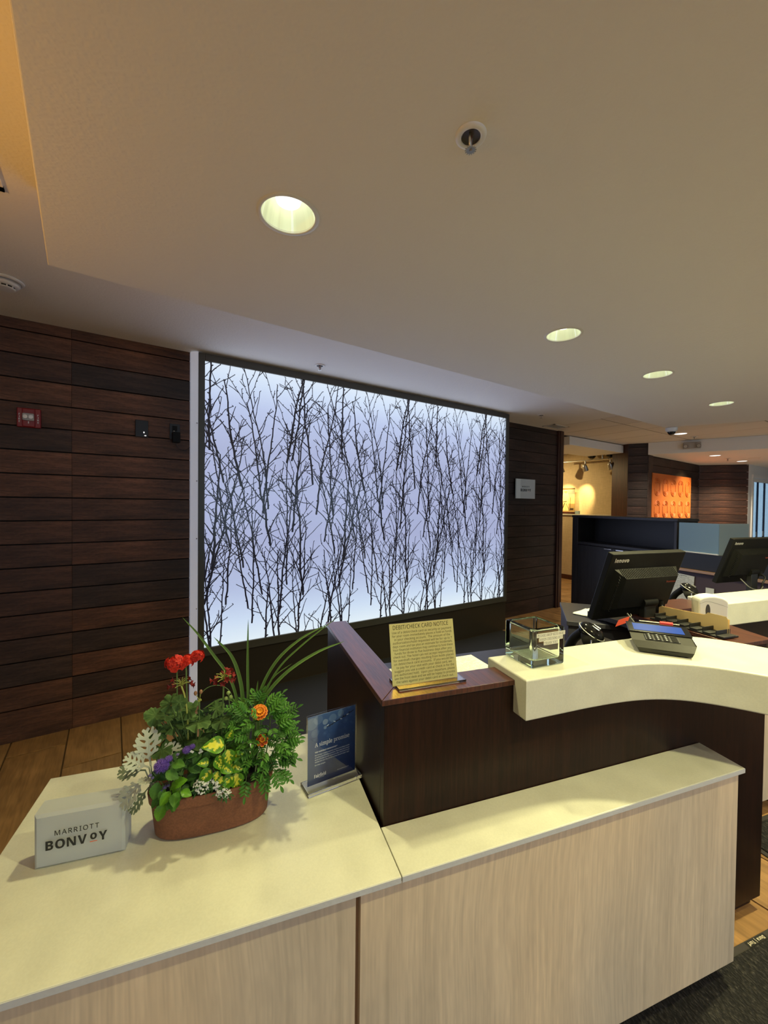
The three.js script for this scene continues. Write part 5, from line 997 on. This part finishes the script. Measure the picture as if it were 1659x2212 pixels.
{ // ageratum
  const base = [-0.515, SOIL, -0.15], t = plant('ageratum_plant', 'ageratum with fluffy purple flower heads at the front left of the planter', 'plant', base);
  const mkL = (a, b) => blade(1, (u) => 0.36 * Math.pow(Math.sin(Math.PI * Math.min(1, 0.02 + u * 0.96)), 0.75) * (1.15 - 0.4 * u), { nt: 14, ns: 6, serr: 0.07, cup: 0.25, droop: 0.7, wave: 0.05, c: (u, s) => mix(a, b, (Math.abs(s) < 0.1 ? 0.9 : 0.25 + 0.3 * Math.abs(Math.sin(u * 16 + Math.abs(s) * 3)))) });
  const dark = mkL([0.025, 0.085, 0.016], [0.06, 0.16, 0.03]), bright = mkL([0.085, 0.24, 0.012], [0.17, 0.40, 0.03]), midG = mkL([0.045, 0.14, 0.018], [0.10, 0.25, 0.035]);
  const lv = [[-0.549, 0.905, 0.036, dark, -0.5, -0.5], [-0.548, 0.885, 0.04, midG, -0.3, -0.9], [-0.503, 0.946, 0.034, midG, 0.5, 0.2], [-0.513, 0.928, 0.034, midG, 0.8, -0.2], [-0.524, 0.91, 0.034, dark, -0.2, -0.6], [-0.500, 0.893, 0.036, bright, 0.6, 0.5], [-0.512, 0.892, 0.03, bright, 0.2, 0.4], [-0.522, 0.876, 0.034, bright, -0.6, -0.4], [-0.536, 0.877, 0.028, bright, -0.8, -0.3], [-0.526, 0.852, 0.04, midG, 0.1, -0.9], [-0.536, 0.838, 0.040, bright, -0.35, -0.8], [-0.482, 0.876, 0.028, bright, 0.8, -0.1], [-0.549, 0.852, 0.028, midG, -0.7, -0.5], [-0.487, 0.925, 0.036, dark, 0.7, -0.3], [-0.48, 0.947, 0.034, dark, 0.5, 0.3], [-0.466, 0.916, 0.036, dark, 0.8, -0.1], [-0.505, 0.872, 0.03, bright, 0.5, -0.5], [-0.47, 0.89, 0.034, dark, 0.3, -0.6], [-0.44, 0.90, 0.034, dark, 0.2, -0.3], [-0.46, 0.865, 0.03, dark, 0.1, -0.5], [-0.43, 0.93, 0.034, dark, 0.6, 0.1], [-0.49, 0.86, 0.03, midG, 0.3, -0.7]];
  for (let i = 0; i < 46; i++) { const u = rnd(), v = rnd(); lv.push([-0.555 + u * 0.15, 0.85 + v * 0.095, rr(0.026, 0.036), v < 0.3 && u < 0.5 ? midG : dark, rr(-1, 1), rr(-0.7, 0.3)]); }
  lv.forEach(([x, y, s, g, fx, fy], i) => { const z = -0.118 + (i % 4) * 0.009 - (g === dark ? 0.03 : 0); t.put('leaf', g, g === bright ? LMgloss : LM, [x - fx * s * 0.4, y - fy * s * 0.4, z], [fx, fy, 0.45], [fx * 0.2 + rr(-0.3, 0.3), 0.8, 0.75], s); });
  for (const [x, y] of [[-0.533, 0.935], [-0.478, 0.95], [-0.558, 0.918], [-0.525, 0.88], [-0.545, 0.835], [-0.51, 0.9], [-0.49, 0.92]]) t.stem([[base[0] + (x + 0.515) * 0.3, SOIL - 0.01, -0.15], [x * 0.5 + base[0] * 0.5, (y + SOIL) / 2, -0.135], [x, y, -0.125]], 0.0013, stemG);
  const fuzz = (p, R, n, c, lab) => {
    const gs = [paint(new THREE.SphereGeometry(R * 0.72, 14, 10).scale(1, 0.75, 1), mix(c, [0, 0, 0], 0.5))];
    const sp = new THREE.ConeGeometry(R * 0.05, R * 0.42, 4, 1, true).rotateX(Math.PI / 2).translate(0, 0, R * 0.2);
    for (let i = 0; i < n; i++) { const a = i * 2.39996, cz = 1 - 1.7 * (i + 0.5) / n, sr = Math.sqrt(Math.max(0, 1 - cz * cz)), d = V(Math.cos(a) * sr, cz * 0.8, Math.sin(a) * sr), clump = 0.85 + 0.25 * vnoise(d.x * 3 + 5, d.z * 3 + d.y * 2 + 5, 77, 50, 50), k = clump * rr(0.85, 1.1); gs.push(paint(sp.clone(), mix(mix(c, [0.05, 0.02, 0.18], 0.4), [c[0] * 1.5, c[1] * 1.6, Math.min(1, c[2] * 1.25)], rnd())).applyMatrix4(lookBasis(d.clone().multiplyScalar(R * 0.55 * k), d.add(V(rr(-0.4, 0.4), rr(-0.4, 0.4), rr(-0.4, 0.4))), V(0.1, 1, 0.2)))); }
    t.put('flower_head', merge(gs), LMmatte, p, [0, 0, 1], [0, 0.8, 0.6], 1, lab);
  };
  const P = [0.20, 0.11, 0.58];
  fuzz([-0.536, 0.938, -0.110], 0.021, 460, P, 'large fluffy violet flower head'); fuzz([-0.522, 0.948, -0.116], 0.0115, 200, P);
  fuzz([-0.482, 0.960, -0.122], 0.0125, 240, P); fuzz([-0.470, 0.965, -0.124], 0.009, 150, P);
  for (const [x, y, r] of [[-0.559, 0.925, 0.0055], [-0.554, 0.918, 0.0045], [-0.528, 0.889, 0.0065], [-0.520, 0.892, 0.005], [-0.534, 0.883, 0.0045], [-0.541, 0.838, 0.0072], [-0.534, 0.845, 0.004], [-0.500, 0.964, 0.005]]) fuzz([x, y, -0.101], r, 70, [0.26, 0.22, 0.52]);
}
{ // coleus
  const base = [-0.395, SOIL, -0.15], t = plant('coleus_plant', 'coleus with lime green leaves splashed yellow at the front middle of the planter', 'plant', base);
  const mk = (sd, amt) => blade(1, (u) => 0.36 * Math.pow(Math.sin(Math.PI * Math.min(1, 0.03 + 0.97 * Math.pow(u, 0.72))), 0.9) * (1.15 - 0.30 * u), { nt: 26, ns: 16, serr: 0.03, cup: 0.18, droop: 0.55, wave: 0.05, c: (u, s) => { const nz = vnoise(u * 9 + sd * 7, s * 5 + 9 + sd, 55 + sd, 90, 90), ray = 0.16 * Math.sin(u * 26 - Math.abs(s) * 6), inside = Math.abs(s) < amt * (1 - Math.pow(Math.abs(u * 2 - 0.95), 2.2)) + (nz - 0.5) * 0.55 + ray; return inside ? mix([0.72, 0.70, 0.02], [0.80, 0.78, 0.10], nz) : mix([0.065, 0.21, 0.012], [0.14, 0.36, 0.02], nz * 0.7 + (Math.abs(s) > 0.85 ? 0.4 : 0)); } });
  const G = [mk(1, 0.45), mk(2, 0.42), mk(3, 0.20), mk(4, 0.5)];
  [[-0.394, 0.962, 0.056, -0.95, 0.32, 0, [0.1, 0.75, 0.65]], [-0.386, 0.952, 0.042, 0.12, -0.7, 1, [0.0, 0.55, 0.85]], [-0.405, 0.945, 0.034, 0.1, -0.85, 2, [-0.4, 0.45, 0.8]], [-0.382, 0.905, 0.040, 0.85, -0.15, 2, [0.1, 0.75, 0.7]], [-0.424, 0.908, 0.042, -0.75, -0.55, 2, [0, 0.5, 0.85]], [-0.408, 0.905, 0.026, -0.2, -0.6, 3, [0, 0.5, 0.9]], [-0.366, 0.884, 0.048, 0.1, -0.85, 1, [0.05, 0.5, 0.85]], [-0.372, 0.880, 0.040, -0.75, -0.4, 2, [0.1, 0.7, 0.7]], [-0.398, 0.890, 0.024, -0.3, -0.7, 3, [0, 0.5, 0.9]], [-0.385, 0.975, 0.03, 0.3, 0.8, 2, [0, 0.4, 0.9]], [-0.39, 0.88, 0.03, 0.2, -0.5, 2, [0, 0.7, 0.7]], [-0.415, 0.935, 0.032, 0.5, -0.6, 2, [0.2, 0.7, 0.6]], [-0.43, 0.925, 0.03, -0.7, 0.2, 2, [0, 0.6, 0.8]], [-0.375, 0.93, 0.032, 0.7, 0.3, 2, [0, 0.6, 0.8]], [-0.40, 0.915, 0.034, 0.5, -0.2, 2, [0, 0.7, 0.7]]]
    .forEach(([x, y, s, fx, fy, g, n], i) => { const z = -0.112 + (i % 3) * 0.006; t.put('leaf', G[g], LMgloss, [x, y, z], [fx, fy, 0.3], n, s); });
  for (const [x, y] of [[-0.392, 0.96], [-0.38, 0.9], [-0.42, 0.905], [-0.365, 0.885]]) t.stem([[base[0], SOIL, base[2]], [(x + base[0]) / 2, (y + SOIL) / 2, -0.13], [x, y, -0.116]], 0.0017, std([0.24, 0.38, 0.08], 0.5));
}
{ // alyssum
  const base = [-0.425, SOIL, -0.125], t = plant('alyssum_plant', 'tiny white alyssum blossoms spilling over the front rim of the planter', 'plant', base);
  const pet = new THREE.CircleGeometry(0.0011, 6), fl = merge([0, 1, 2, 3].map((k) => { const a = k * 1.5708; return pet.clone().translate(Math.cos(a) * 0.0012, Math.sin(a) * 0.0012, 0); }));
  const clusters = [[-0.444, 0.872, -0.108, 0.022, 130], [-0.43, 0.882, -0.11, 0.018, 80], [-0.400, 0.852, -0.1, 0.016, 60], [-0.388, 0.845, -0.096, 0.012, 40], [-0.412, 0.868, -0.104, 0.014, 40]];
  const gs = [], st = [];
  for (const [cx, cy, cz, R, n] of clusters) for (let i = 0; i < n; i++) { const d = V(rr(-1, 1), rr(-0.6, 1), rr(-0.1, 1)).normalize(), k = Math.pow(rnd(), 0.45), p = V(cx, cy, cz).addScaledVector(d, R * k).sub(V(...base)); gs.push(fl.clone().applyMatrix4(lookBasis(p, V(d.x * 0.6 + rr(-0.4, 0.4), d.y * 0.5 + 0.5, d.z * 0.6 + 0.6), V(0.1, 0.9, -0.3)).scale(V(rr(0.8, 1.25), rr(0.8, 1.25), 1)))); if (i % 5 === 0) st.push(tube([V(cx, cy - R * 0.8, cz - 0.006).sub(V(...base)).toArray(), p.clone().addScaledVector(V(0, -1, -0.5), R * 0.3).toArray(), p.toArray()], 0.0005, 4, 3)); }
  for (const [x, y] of [[-0.471, 0.958], [-0.468, 0.956], [-0.450, 0.958], [-0.447, 0.953], [-0.452, 0.951]]) gs.push(fl.clone().scale(1.5, 1.5, 1.5).translate(x - base[0], y - base[1], -0.115 - base[2]));
  part('blossoms', gs, std([0.78, 0.80, 0.72], 0.7, { side: THREE.DoubleSide }), t).userData.kind = 'stuff';
  part('stems', st, stemDark, t).userData.kind = 'stuff';
  const lf = blade(0.014, (u) => 0.0022 * Math.sin(Math.PI * (0.05 + u * 0.93)), { nt: 5, ns: 2, droop: 0.4, c: () => [0.06, 0.15, 0.04] });
  const ls = []; for (let i = 0; i < 90; i++) { const [cx, cy, cz, R] = clusters[i % 5], d = V(rr(-1, 1), rr(-0.9, 0.5), rr(-0.3, 0.8)); ls.push(lf.clone().applyMatrix4(lookBasis(V(cx, cy, cz).addScaledVector(d, R * 0.7).sub(V(...base)), d, V(0, 1, 0.3)))); }
  part('foliage', ls, LM, t).userData.kind = 'stuff';
}

renderer.render(scene, camera);
